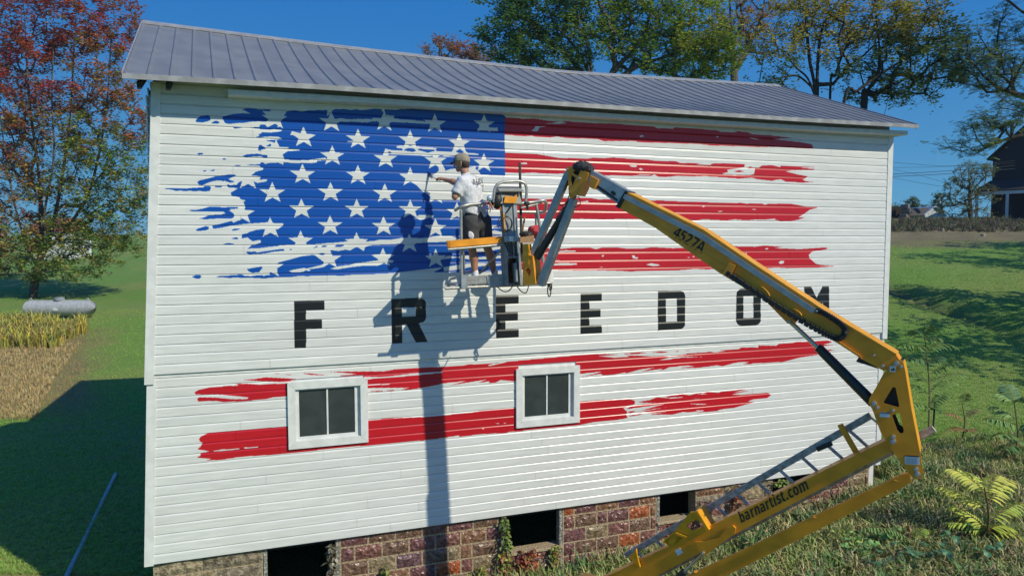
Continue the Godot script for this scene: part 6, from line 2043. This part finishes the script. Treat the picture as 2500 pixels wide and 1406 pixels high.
func plants() -> void:
	var yg := [Color(0.48, 0.54, 0.07), Color(0.40, 0.50, 0.07), Color(0.56, 0.56, 0.09)]
	var gr := [Color(0.15, 0.27, 0.08), Color(0.20, 0.32, 0.09), Color(0.11, 0.22, 0.09)]
	var d := 8.7
	var list := func(q: Array, depth: float) -> Array:
		var out := []
		for i in range(0, q.size(), 2): out.append(at(q[i], q[i + 1], depth + rng.randf_range(-0.35, 0.35)))
		return out
	var root := ground_at(2405, 1330)
	d = (root - eye).dot(ahead)
	sumac("low shrub of big yellow-green feathered fronds at the right edge", root, at(2405, 1190, d - 0.8), list.call([2318, 1143, 2296, 1186, 2466, 1170, 2506, 1230, 2300, 1276, 2374, 1318, 2508, 1318, 2350, 1150, 2440, 1160, 2490, 1370, 2330, 1235, 2470, 1290], d), yg, 0.21, 15)
	root = ground_at(2215, 1345)
	d = (root - eye).dot(ahead)
	sumac("low shrub with green fronds in front of the weeds below the yellow link bar", root, at(2212, 1262, d), list.call([2132, 1350, 2102, 1290, 2120, 1362, 2160, 1300, 2260, 1290, 2240, 1330, 2190, 1375], d), [Color(0.26, 0.40, 0.06), Color(0.33, 0.45, 0.07), Color(0.17, 0.30, 0.08)], 0.15, 14)
	root = ground_at(2268, 1065)
	d = (root - eye).dot(ahead)
	sumac("tall young shrub with dark feathered fronds standing against the lawn", root, at(2258, 815, d), list.call([2200, 842, 2190, 872, 2198, 908, 2332, 846, 2348, 880, 2330, 930, 2352, 915, 2296, 826, 2268, 796, 2232, 806, 2215, 940, 2310, 960, 2220, 985, 2285, 1000, 2240, 850, 2300, 870], d), gr, 0.24, 13)
	root = ground_at(2478, 1130)
	d = (root - eye).dot(ahead)
	sumac("feathered green shrub half cut off by the right edge", root, at(2478, 985, d), list.call([2412, 1022, 2510, 968, 2436, 1062, 2426, 992, 2452, 1094, 2440, 960, 2520, 1030, 2500, 1080, 2460, 940], d), gr, 0.24, 13)
	root = ground_at(2350, 1075)
	d = (root - eye).dot(ahead)
	sumac("thin shrub with rusty dying fronds between the tall one and the right edge", root, at(2350, 985, d), list.call([2310, 1010, 2390, 1000, 2330, 1050, 2385, 1050, 2300, 1060, 2360, 960], d), [Color(0.36, 0.19, 0.09), Color(0.34, 0.26, 0.10), Color(0.22, 0.28, 0.09)], 0.15, 11)
	# broad leaved weeds
	var lobe := lobe_mesh()
	var spots := [[2065, 1352, "pale", "clump of pale green broad leaves under the link bar"], [2110, 1380, "mid", "mid-green broad-leaved weed just below the pale clump"], [2165, 1335, "mid", "mid-green broad-leaved weed beside the low green fronds"], [2300, 1395, "dark", "dark green broad-leaved weed at the bottom edge, third from the left"], [2230, 1392, "dark", "dark green broad-leaved weed at the bottom edge, second from the left"], [2400, 1390, "dark", "dark green broad-leaved weed nearest the bottom right corner"], [2140, 1402, "dark", "dark green broad-leaved weed at the bottom edge, first from the left"], [2330, 1340, "dark", "dark broad-leaved weed under the yellow-green fronds, above the bottom row"]]
	for q: Array in spots:
		var p := ground_at(q[0], q[1])
		var w := thing("broadleaf_weed", q[3], "weed", "broad-leaved weeds", p)
		var c: Color = {"pale": Color(0.32, 0.52, 0.13), "mid": Color(0.17, 0.34, 0.09), "dark": Color(0.06, 0.18, 0.08)}[q[2]]
		var s := Shape.new()
		var n := 16
		for k in n:
			var a := rng.randf() * TAU
			var o := Vector3(cos(a), 0, sin(a)) * rng.randf_range(0.08, 0.34) + Vector3.UP * rng.randf_range(0.12, 0.42)
			tube(s, [Vector3(0, 0, 0), o], [0.006, 0.004], 3, false)
			var tr := Transform3D(Basis(Vector3(rng.randf_range(-1, 1), 0.2, rng.randf_range(-1, 1)).normalized(), rng.randf_range(0.2, 0.8)) * Basis(Vector3.UP, a) * rng.randf_range(0.12, 0.24), o)
			var l := MeshInstance3D.new()
			l.name = "leaf"
			l.mesh = lobe
			l.transform = tr
			var key: String = "weed_" + q[2]
			if not M.has(key):
				M[key] = mat(c, 0.5); M[key].backlight_enabled = true; M[key].backlight = Color(0.4, 0.4, 0.35)
			l.material_override = M[key]
			w.add_child(l, true)
		obj("stems", s, M.stem, w)
	grasses()
	vines()

func grasses() -> void:
	var bl := blade_mesh()
	var where := []
	var tints := []
	var f := noise(0.5, 31)
	var pal := [Color(0.26, 0.33, 0.09), Color(0.37, 0.37, 0.13), Color(0.52, 0.44, 0.22), Color(0.20, 0.29, 0.08), Color(0.36, 0.27, 0.14), Color(0.14, 0.25, 0.08)]
	# rough grass and weeds round the foot of the lift
	var n := 0
	while n < 26000:
		var u := rng.randf_range(-5.0, 16.0)
		var d := rng.randf_range(6.5, 19.0)
		var p := eye + flat_right * u + flat_ahead * d
		if p.z < 0.12 and p.x < 13.6 and p.x > -0.4 or p.z < -2.5 + 0.25 * (p.x - 13.0): continue
		if p.x < 2.0: continue
		if d > 16.5 and rng.randf() < 0.6: continue
		n += 1
		p.y = ground_y(p.x, p.z) - 0.02
		var k := f.get_noise_2d(p.x * 2.0, p.z * 2.0)
		var h := (0.22 + 0.24 * rng.randf() + 0.25 * maxf(k, 0.0)) * (1.0 if d < 15.0 else 0.6)
		var b := Basis(Vector3.UP, rng.randf() * TAU).rotated(Vector3(rng.randf_range(-1, 1), 0, rng.randf_range(-1, 1)).normalized(), rng.randf_range(0.0, 0.55))
		where.append(Transform3D(b * Basis.from_scale(Vector3(h * 1.1, h, h * 1.1)), p))
		var idx := clampi(int((0.5 + k * 0.9 + rng.randf_range(-0.35, 0.35)) * 6.0), 0, 5)
		tints.append(vary(pal[idx], 0.3))
	tag(scatter("rough_grass", bl, M.blade, where, tints), "long rough grass and dry weeds round the foot of the lift", "grass", "", "stuff")
	# mown lawn
	where = []; tints = []
	var lp := [Color(0.27, 0.46, 0.07), Color(0.33, 0.52, 0.09), Color(0.42, 0.48, 0.13), Color(0.23, 0.40, 0.07)]
	n = 0
	while n < 60000:
		var u: float
		var d: float
		if n % 2 == 0:
			d = 15.0 + 45.0 * pow(rng.randf(), 1.4)
			u = d * rng.randf_range(0.48, 0.76)
		else:
			d = 12.0 + 36.0 * pow(rng.randf(), 1.4)
			u = d * rng.randf_range(-0.76, -0.40)
		var p := eye + flat_right * u + flat_ahead * d
		n += 1
		p.y = ground_y(p.x, p.z) - 0.01
		var h := rng.randf_range(0.05, 0.10)
		where.append(Transform3D(Basis(Vector3.UP, rng.randf() * TAU) * Basis.from_scale(Vector3(h * 1.8, h, h * 1.8)), p))
		var col := vary(lp[rng.randi() % 4], 0.2)
		var r := u / d
		if r < -0.60 and d > 23.0 and d < 40.0 and rng.randf() < 0.85: col = vary(Color(0.46, 0.34, 0.15), 0.25)
		tints.append(col)
	tag(scatter("lawn_grass", bl, M.blade, where, tints), "mown lawn grass on both sides of the barn", "grass", "", "stuff")
	# tall yellow weeds before the tank and dead straw beside them
	where = []; tints = []
	for i in 4200:
		var d := rng.randf_range(35.0, 42.0)
		var px := rng.randf_range(-40.0, 205.0)
		var p := at(px, 700, d)
		if px > 150.0 and d < 37.5: continue
		if f.get_noise_2d(p.x * 0.9, p.z * 0.9) + 0.25 - 0.0022 * maxf(px - 60.0, 0.0) < rng.randf_range(-0.2, 0.25): continue
		p.y = ground_y(p.x, p.z)
		var h := rng.randf_range(0.35, 0.7) + 0.6 * pow(rng.randf(), 4.0)
		where.append(Transform3D(Basis(Vector3.UP, rng.randf() * TAU) * Basis.from_scale(Vector3(h * 0.9, h, h * 0.9)), p))
		tints.append(pick([Color(0.48, 0.42, 0.08), Color(0.36, 0.36, 0.08), Color(0.58, 0.48, 0.08), Color(0.25, 0.30, 0.08), Color(0.40, 0.28, 0.11)]))
	tag(scatter("goldenrod", bl, M.blade, where, tints), "tall yellow goldenrod weeds in front of the grey tank", "weeds", "", "stuff")
	where = []; tints = []
	for i in 3000:
		var d := rng.randf_range(23.0, 36.0)
		var p := at(rng.randf_range(-60.0, 190.0 - (36.0 - d) * 9.0), 700, d)
		p.y = ground_y(p.x, p.z)
		var h := rng.randf_range(0.10, 0.32)
		where.append(Transform3D(Basis(Vector3.UP, rng.randf() * TAU).rotated(Vector3.RIGHT, rng.randf_range(-0.9, 0.9)) * h, p))
		tints.append(pick([Color(0.52, 0.38, 0.17), Color(0.60, 0.46, 0.22), Color(0.40, 0.29, 0.14)]))
	tag(scatter("dead_straw", bl, M.blade, where, tints), "flattened brown straw on the bare patch at the left edge", "straw", "", "stuff")

func vines() -> void:
	var lm := leaf_mesh()
	var g := [Color(0.255, 0.360, 0.075), Color(0.360, 0.420, 0.105), Color(0.150, 0.225, 0.075)]
	var r := [Color(0.330, 0.075, 0.053), Color(0.420, 0.135, 0.060), Color(0.240, 0.060, 0.060), Color(0.300, 0.255, 0.075)]
	var y := [Color(0.390, 0.405, 0.090), Color(0.270, 0.330, 0.075), Color(0.450, 0.240, 0.090)]
	var gray := [Color(0.450, 0.420, 0.360), Color(0.300, 0.270, 0.225), Color(0.180, 0.180, 0.135)]
	var pur := [Color(0.240, 0.105, 0.105), Color(0.165, 0.075, 0.090), Color(0.300, 0.165, 0.120)]
	for q: Array in [[1232, 1262, 1236, 1345, 14, g, 130, "green creeper hanging down the left side of the middle opening"], [1236, 1345, 1232, 1412, 24, y, 120, "yellow and green creeper below the left corner of the middle opening"], [1285, 1345, 1285, 1412, 32, r, 200, "red creeper spilling over the sill of the middle opening"], [1352, 1332, 1352, 1404, 13, y, 120, "yellow-green creeper below the right corner of the middle opening"],
		[808, 1330, 812, 1412, 12, gray, 90, "withered grey creeper on the jamb of the left opening"], [1722, 1225, 1715, 1300, 26, pur, 150, "purple creeper over the right side of the third opening"], [1800, 1190, 1790, 1290, 26, r, 190, "red creeper climbing the stones behind the ladder"], [1680, 1270, 1640, 1285, 20, pur, 70, "purple creeper lying on the sill of the third opening"], [1500, 1385, 1548, 1380, 18, pur, 90, "creeper clump at the low end of the lower boom"], [1172, 1385, 1172, 1412, 16, y, 60, "small yellowing creeper tuft on the blocks left of the middle opening"], [940, 1385, 938, 1410, 12, g, 40, "small green creeper tuft under the left block pier"], [1890, 1180, 1930, 1172, 14, g, 50, "green creeper in the small opening behind the lower boom"]]:
		var a := wz(q[0], q[1], 0.0)
		var b := wz(q[2], q[3], 0.02)
		var t := thing("creeper", q[7], "creeper", "creepers on the foundation", b)
		var s := Shape.new()
		var where := []
		var tints := []
		for k in 5:
			var o: Vector3 = Vector3(rng.randf_range(-1, 1), 0, 0) * q[4] / 160.0
			tube(s, curve([b - b + Vector3(o.x * 0.6, -0.15, 0), (a - b) * 0.5 + o + Vector3(0, 0, rng.randf_range(0.0, 0.05)), (a - b) + o * 0.8], 4), 0.005, 4, false)
		for k in int(q[6]):
			var u := rng.randf()
			var p: Vector3 = (a - b) * u + Vector3(rng.randfn(0, 0.42) * q[4] / 160.0, rng.randfn(0, 0.03), absf(rng.randfn(0, 0.045)) + 0.005)
			where.append(turned(p, rng.randf_range(0.05, 0.11), 1.2))
			tints.append(pick(q[5]))
		obj("stems", s, M.stem, t)
		scatter("leaves", lm, M.leaf, where, tints, t)

# ------------------------------------------------------------------ things on the lawns and far off
func left_side() -> void:
	# propane tank
	var c := ground_at(143, 778)
	var d := (c - eye).dot(ahead)
	var mid := at(144, 752, d)
	var r := 19.5 * d / FOC
	var half := 87.0 * d / FOC - r
	var t := thing("propane_tank", "long grey propane tank lying in the grass at left", "propane tank", "", c)
	var ax := flat_right
	var s := Shape.new()
	var pts := []
	var rad := []
	for k in 9:
		var a := PI * 0.5 * k / 8.0
		pts.append(mid - c - ax * (half + r * cos(a))); rad.append(maxf(r * sin(a), 0.002))
	for k in 9:
		var a := PI * 0.5 * (8 - k) / 8.0
		pts.append(mid - c + ax * (half + r * cos(a))); rad.append(maxf(r * sin(a), 0.002))
	tube(s, pts, rad, 24, false)
	obj("shell", s, M.tank, t)
	s = Shape.new()
	tube(s, [mid - c + Vector3(0, r * 0.95, 0), mid - c + Vector3(0, r * 1.35, 0)], [0.32, 0.28], 14)
	obj("valve_dome", s, M.grey_paint, t)
	s = Shape.new()
	for sg in [-1.0, 1.0]:
		tube(s, curve([mid - c + ax * sg * half * 0.98 + Vector3(0, r * 0.96, 0), mid - c + ax * sg * (half * 0.98 + 0.08) + Vector3(0, r + 0.14, 0), mid - c + ax * sg * (half * 0.98 + 0.2) + Vector3(0, r * 0.9, 0)], 4), 0.02, 5)
	obj("lifting_eye", s, M.tank, t)
	s = Shape.new()
	for sg in [-1.0, 1.0]:
		box(s, mid - c + ax * sg * half * 0.7 + Vector3(0, -r - 0.1, 0), Vector3(0.3, 0.5, r * 1.4), Basis(ax, Vector3.UP, ax.cross(Vector3.UP)), 0.02)
	obj("saddle", s, M.stone, t)
	s = Shape.new()
	ball(s, mid - c - flat_ahead * (r - 0.01) - Vector3(0, 0.05, 0), Vector3(0.19, 0.11, 0.02), Basis(ax, Vector3.UP, ax.cross(Vector3.UP)), 6, 12)
	obj("label", s, M.porch_white, t)
	# pipe on the shaded grass
	s = Shape.new()
	var pa := ground_at(281, 1163)
	var pb := ground_at(150, 1440)
	tube(s, [pa + Vector3(0, 0.05, 0), pb + Vector3(0, 0.05, 0)], 0.045, 10)
	tag(obj("pipe", s, M.pipe), "long pale blue pipe lying on the shaded lawn left of the barn", "pipe")
	# small white house behind the maple
	var h := thing("white_house", "white house with a red-brown roof glimpsed behind the maple", "house", "", ground_at_depth(148, 95.0))
	var w := 5.0
	s = Shape.new()
	var b := Basis(flat_right, Vector3.UP, flat_right.cross(Vector3.UP))
	box(s, Vector3(0, 1.6, 0), Vector3(w, 4.4, 5.0), b)
	obj("wall", s, M.house_white, h)
	s = Shape.new()
	var o := b * Vector3(-w * 0.55, 3.7, 2.9)
	prism(s, [o, o + b * Vector3(0, 1.9, -2.9), o + b * Vector3(0, 0.0, -5.8)], b * Vector3(w * 1.1, 0, 0))
	obj("roof", s, M.roof_red, h)
	for k in 3:
		s = Shape.new()
		box(s, b * Vector3(-1.6 + k * 1.6, 2.4, 2.52), Vector3(0.8, 1.3, 0.06), b)
		obj("window", s, M.glass, h)
	# low shed hidden behind the barn; its shadow lies on the lawn
	var p := at(640, 640, 62.0)
	p.y = ground_y(p.x, p.z)
	var sh := thing("back_building", "low building hidden behind the barn that shades the far left lawn", "shed", "", p)
	s = Shape.new()
	box(s, Vector3(0, 2.0, 0), Vector3(9.0, 4.2, 7.0), Basis(Vector3.UP, 0.1))
	obj("wall", s, M.trim, sh)
	s = Shape.new()
	prism(s, [Vector3(-4.9, 4.0, 4.0), Vector3(-4.9, 6.6, 0), Vector3(-4.9, 4.0, -4.0)], Vector3(9.8, 0, 0))
	obj("roof", s, M.roof, sh)

func right_side() -> void:
	# dark house with a white porch
	var d := 82.0
	var corner := at(2420, 535, d)
	var gy := corner.y - 0.4
	var nrm := (flat_right * -0.80 - flat_ahead * 0.60).normalized()     # the side that faces the viewer, turned from the sun
	var wd := nrm.cross(Vector3.UP).normalized()
	if wd.dot(flat_right) < 0: wd = -wd
	var h := thing("dark_house", "dark two-storey house with a white-posted porch at the right edge", "house", "", Vector3(corner.x, gy, corner.z))
	var eave: float = at(2418, 384, d).y - gy
	var s := Shape.new()
	var W := 9.0
	prism(s, [Vector3(0, -0.5, 0), Vector3(0, eave, 0), wd * W * 0.5 + Vector3(0, eave + 4.2, 0), wd * W + Vector3(0, eave, 0), wd * W + Vector3(0, -0.5, 0)], -nrm * 11.0)
	obj("wall", s, M.house_dark, h)
	s = Shape.new()
	for e in 2:
		var a := (wd * -0.5 + Vector3(0, eave - 0.35, 0)) if e == 0 else (wd * (W + 0.5) + Vector3(0, eave - 0.35, 0))
		var r := wd * W * 0.5 + Vector3(0, eave + 4.35, 0)
		prism(s, [a + nrm * 0.4, r + nrm * 0.4, r + nrm * 0.4 + Vector3(0, 0.16, 0), a + nrm * 0.4 + Vector3(0, 0.16, 0)], -nrm * 11.8)
	obj("roof", s, M.shingle, h)
	s = Shape.new()
	var ch: Vector3 = at(2472, 330, d + 4.0) - Vector3(corner.x, gy, corner.z)
	box(s, ch, Vector3(0.28, 3.2, 0.28))
	obj("chimney_pipe", s, M.shingle, h)
	# porch
	var py: float = at(2400, 468, d).y - gy
	var reach := nrm * 2.4
	s = Shape.new()
	var e0 := wd * -0.9 + reach + Vector3(0, py, 0)
	var e1 := wd * (W + 1.0) + reach + Vector3(0, py, 0)
	prism(s, [e0, wd * -0.2 + Vector3(0, py + 1.25, 0), Vector3(0, py + 1.25, 0) + wd * -0.2 - Vector3(0, 0.15, 0), e0 - Vector3(0, 0.12, 0)], wd * (W + 1.2))
	obj("porch_roof", s, M.shingle, h)
	s = Shape.new()
	bar(s, e0 + Vector3(0, -0.3, 0) - nrm * 0.15 + wd * 0.1, e1 + Vector3(0, -0.3, 0) - nrm * 0.15, 0.2, 0.36)
	bar(s, e0 + Vector3(0, -0.3, 0) - nrm * 0.15 + wd * 0.15, e0 + Vector3(0, -0.3, 0) - reach + wd * 0.15, 0.2, 0.36)
	obj("porch_beam", s, M.porch_white, h)
	for k in 4:
		s = Shape.new()
		var o: Vector3 = e0 - nrm * 0.15 + wd * (0.25 + k * 3.0)
		box(s, Vector3(o.x, py * 0.5 - 0.3, o.z), Vector3(0.24, py + 0.4, 0.24), frame_of(nrm), 0.01)
		obj("porch_post", s, M.porch_white, h)
	for k in 3:
		s = Shape.new()
		var o := wd * (1.6 + k * 2.8) + nrm * 0.04 + Vector3(0, 1.6, 0)
		box(s, o, Vector3(1.0, 1.5, 0.08), Basis(wd, Vector3.UP, wd.cross(Vector3.UP)))
		obj("window", s, M.glass, h)
	# garage with a white gable
	d = 92.0
	var gp := at(2270, 533, d)
	var g := thing("garage", "low garage with a white gable and brown roof beyond the rock pile", "garage", "", gp)
	var k := d / FOC
	var gx := flat_right
	s = Shape.new()
	prism(s, [gx * -10 * k + Vector3(0, -2, 0), gx * -10 * k + Vector3(0, 10 * k, 0), gx * 13 * k + Vector3(0, 26 * k, 0), gx * 38 * k + Vector3(0, 8 * k, 0), gx * 38 * k + Vector3(0, -2, 0)], flat_ahead * 7.0)
	obj("gable", s, M.house_white, g)
	s = Shape.new()
	var ra := gx * 13 * k + Vector3(0, 28 * k, 0)
	prism(s, [ra - flat_ahead * 0.2, gx * -14 * k + Vector3(0, 7 * k, 0) - flat_ahead * 0.2, gx * -14 * k + Vector3(0, 9 * k, 0) - flat_ahead * 0.2, ra + Vector3(0, 2.2 * k, 0) - flat_ahead * 0.2], flat_ahead * 7.4)
	prism(s, [ra - flat_ahead * 0.2, gx * 41 * k + Vector3(0, 5 * k, 0) - flat_ahead * 0.2, gx * 41 * k + Vector3(0, 7 * k, 0) - flat_ahead * 0.2, ra + Vector3(0, 2.2 * k, 0) - flat_ahead * 0.2], flat_ahead * 7.4)
	obj("rake_board", s, M.house_white, g)
	s = Shape.new()
	prism(s, [gx * -48 * k + Vector3(0, 6 * k, 0), gx * -14 * k + Vector3(0, 7 * k, 0), gx * 12 * k + Vector3(0, 27 * k, 0) + flat_ahead * 0.5, gx * -44 * k + Vector3(0, 25 * k, 0) + flat_ahead * 0.5], flat_ahead * 6.0)
	obj("roof", s, grain(mat(Color(0.10, 0.085, 0.085), 0.9), M.grain, 0.8), g)
	# stacked block pillar and dark low wall beside it
	d = 80.0
	var bp_ := at(2210, 536, d)
	var bl := thing("block_pillar", "pillar of stacked pale blocks beside the barn's right edge", "pillar", "", bp_)
	for i in 3:
		s = Shape.new()
		box(s, flat_right * (0.25 * (i % 2)) + Vector3(0, 0.35 + i * 0.55, 0), Vector3(0.95 - 0.15 * i, 0.5, 0.8), Basis(Vector3.UP, 0.3 + 0.1 * i), 0.05)
		obj("block", s, M.stone, bl)
	s = Shape.new()
	bar(s, at(2140, 522, d + 1), at(2206, 520, d + 1), 0.4, 1.5)
	tag(obj("low_wall", s, M.house_dark), "dark low wall running into the pale block pillar", "wall")
	# rock pile
	var r := RandomNumberGenerator.new()
	r.seed = 77
	var tones := [mat(Color(0.36, 0.31, 0.24), 0.9), mat(Color(0.24, 0.21, 0.18), 0.9), mat(Color(0.44, 0.38, 0.28), 0.9), mat(Color(0.10, 0.09, 0.085), 0.95)]
	for m: StandardMaterial3D in tones: relief(grain(m, noise_tex(0.03, Color(0.6, 0.58, 0.55), Color(1, 1, 1)), 1.0), M.rough, 1.0)
	var spots := [[2198, 553, 14, 0], [2212, 558, 13, 2], [2222, 555, 8, 2], [2192, 552, 10, 1], [2250, 552, 16, 1], [2262, 556, 14, 0], [2275, 552, 12, 0], [2290, 556, 20, 0], [2302, 560, 15, 2], [2285, 562, 9, 0], [2325, 548, 24, 3], [2345, 548, 20, 3], [2340, 558, 12, 0], [2352, 545, 14, 0], [2366, 552, 15, 0], [2382, 546, 20, 3], [2388, 540, 14, 0], [2395, 556, 18, 0], [2402, 572, 14, 2], [2410, 552, 12, 1], [2430, 552, 16, 2], [2440, 556, 12, 0], [2455, 554, 16, 0], [2466, 552, 13, 3], [2478, 556, 14, 0], [2490, 548, 20, 0], [2496, 556, 12, 2], [2308, 546, 12, 3], [2270, 546, 10, 1], [2230, 550, 9, 1], [2420, 546, 12, 1], [2448, 546, 14, 1], [2360, 562, 11, 0], [2376, 562, 10, 1], [2318, 562, 9, 0], [2242, 558, 9, 0]]
	spots.sort_custom(func(a, c): return a[0] < c[0])
	for i in spots.size():
		var q: Array = spots[i]
		var p := ground_at(q[0], q[1] + q[2] * 0.32)
		var depth: float = (p - eye).dot(ahead)
		s = Shape.new()
		var sz: float = q[2] * depth / FOC * 0.55
		ball(s, Vector3.ZERO, Vector3(sz, sz * r.randf_range(0.5, 0.75), sz * r.randf_range(0.6, 0.9)), Basis(Vector3(r.randf(), r.randf(), r.randf()).normalized(), r.randf_range(0, 1.2)), 5, 7, 0.16, r.randi() % 90)
		var o := obj("rock", s, tones[q[3]])
		o.position = p
		tag(o, "%s%s rock, number %d in the rock pile, counting from the left" % ["big " if q[2] > 17 else ("small " if q[2] < 11 else ""), ["grey-brown", "dull brown", "pale tan", "dark earthy"][q[3]], i + 1], "rock", "rocks in the pile")
	# brush among the rocks
	var where := []
	var tints := []
	for i in 1500:
		var dd := rng.randf_range(66.0, 77.0)
		var p := at(rng.randf_range(2170, 2540), 550, dd)
		p.y = ground_y(p.x, p.z)
		where.append(Transform3D(Basis(Vector3.UP, rng.randf() * TAU).rotated(Vector3.RIGHT, rng.randf_range(-1.0, 1.0)) * rng.randf_range(0.25, 0.9), p))
		tints.append(pick([Color(0.10, 0.08, 0.05), Color(0.14, 0.11, 0.06), Color(0.08, 0.13, 0.04), Color(0.20, 0.16, 0.08), Color(0.05, 0.045, 0.04)]))
	tag(scatter("brush", blade_mesh(), M.blade, where, tints), "tangled dead brush and weeds among the rocks", "brush", "", "stuff")
	# wires
	for q: Array in [[1900, 372, 2178, 396, 2330, 405, 2480, 392, 66, "highest thin wire running right from behind the barn"], [1900, 414, 2178, 409, 2300, 407, 2480, 398, 66, "thin wire just under the highest one"], [1900, 436, 2178, 425, 2330, 416, 2480, 404, 64, "thick dark wire crossing to the dark house"], [1900, 442, 2178, 431, 2300, 425, 2480, 412, 64, "lower of the two thick dark wires"], [1900, 380, 2178, 433, 2240, 445, 2330, 460, 70, "wire that slopes down steepest towards the bushy tree"], [1900, 350, 2178, 412, 2240, 426, 2330, 452, 72, "faint sloping wire above the steepest one"]]:
		s = Shape.new()
		var dd: float = q[8]
		tube(s, curve([at(q[0], q[1], dd), at(q[2], q[3], dd), at(q[4], q[5], dd), at(q[6], q[7], dd)], 6), 0.022 if String(q[9]).contains("thick") else 0.013, 4, false)
		tag(obj("power_line", s, M.wire), q[9], "wire", "overhead wires right of the barn")
	# black stake in the weeds
	s = Shape.new()
	var sp := ground_at(2278, 1062)
	var depth := (sp - eye).dot(ahead)
	bar(s, sp - Vector3(0, 0.2, 0), at(2284, 981, depth), 0.035, 0.035)
	tag(obj("stake", s, M.black), "black stake standing in the weeds right of the lift elbow", "stake")

func _ready() -> void:
	setup()
	materials()
	ground()
	barn()
	trees()
	left_side()
	right_side()
	lift()
	loose_things()
	person()
	plants()
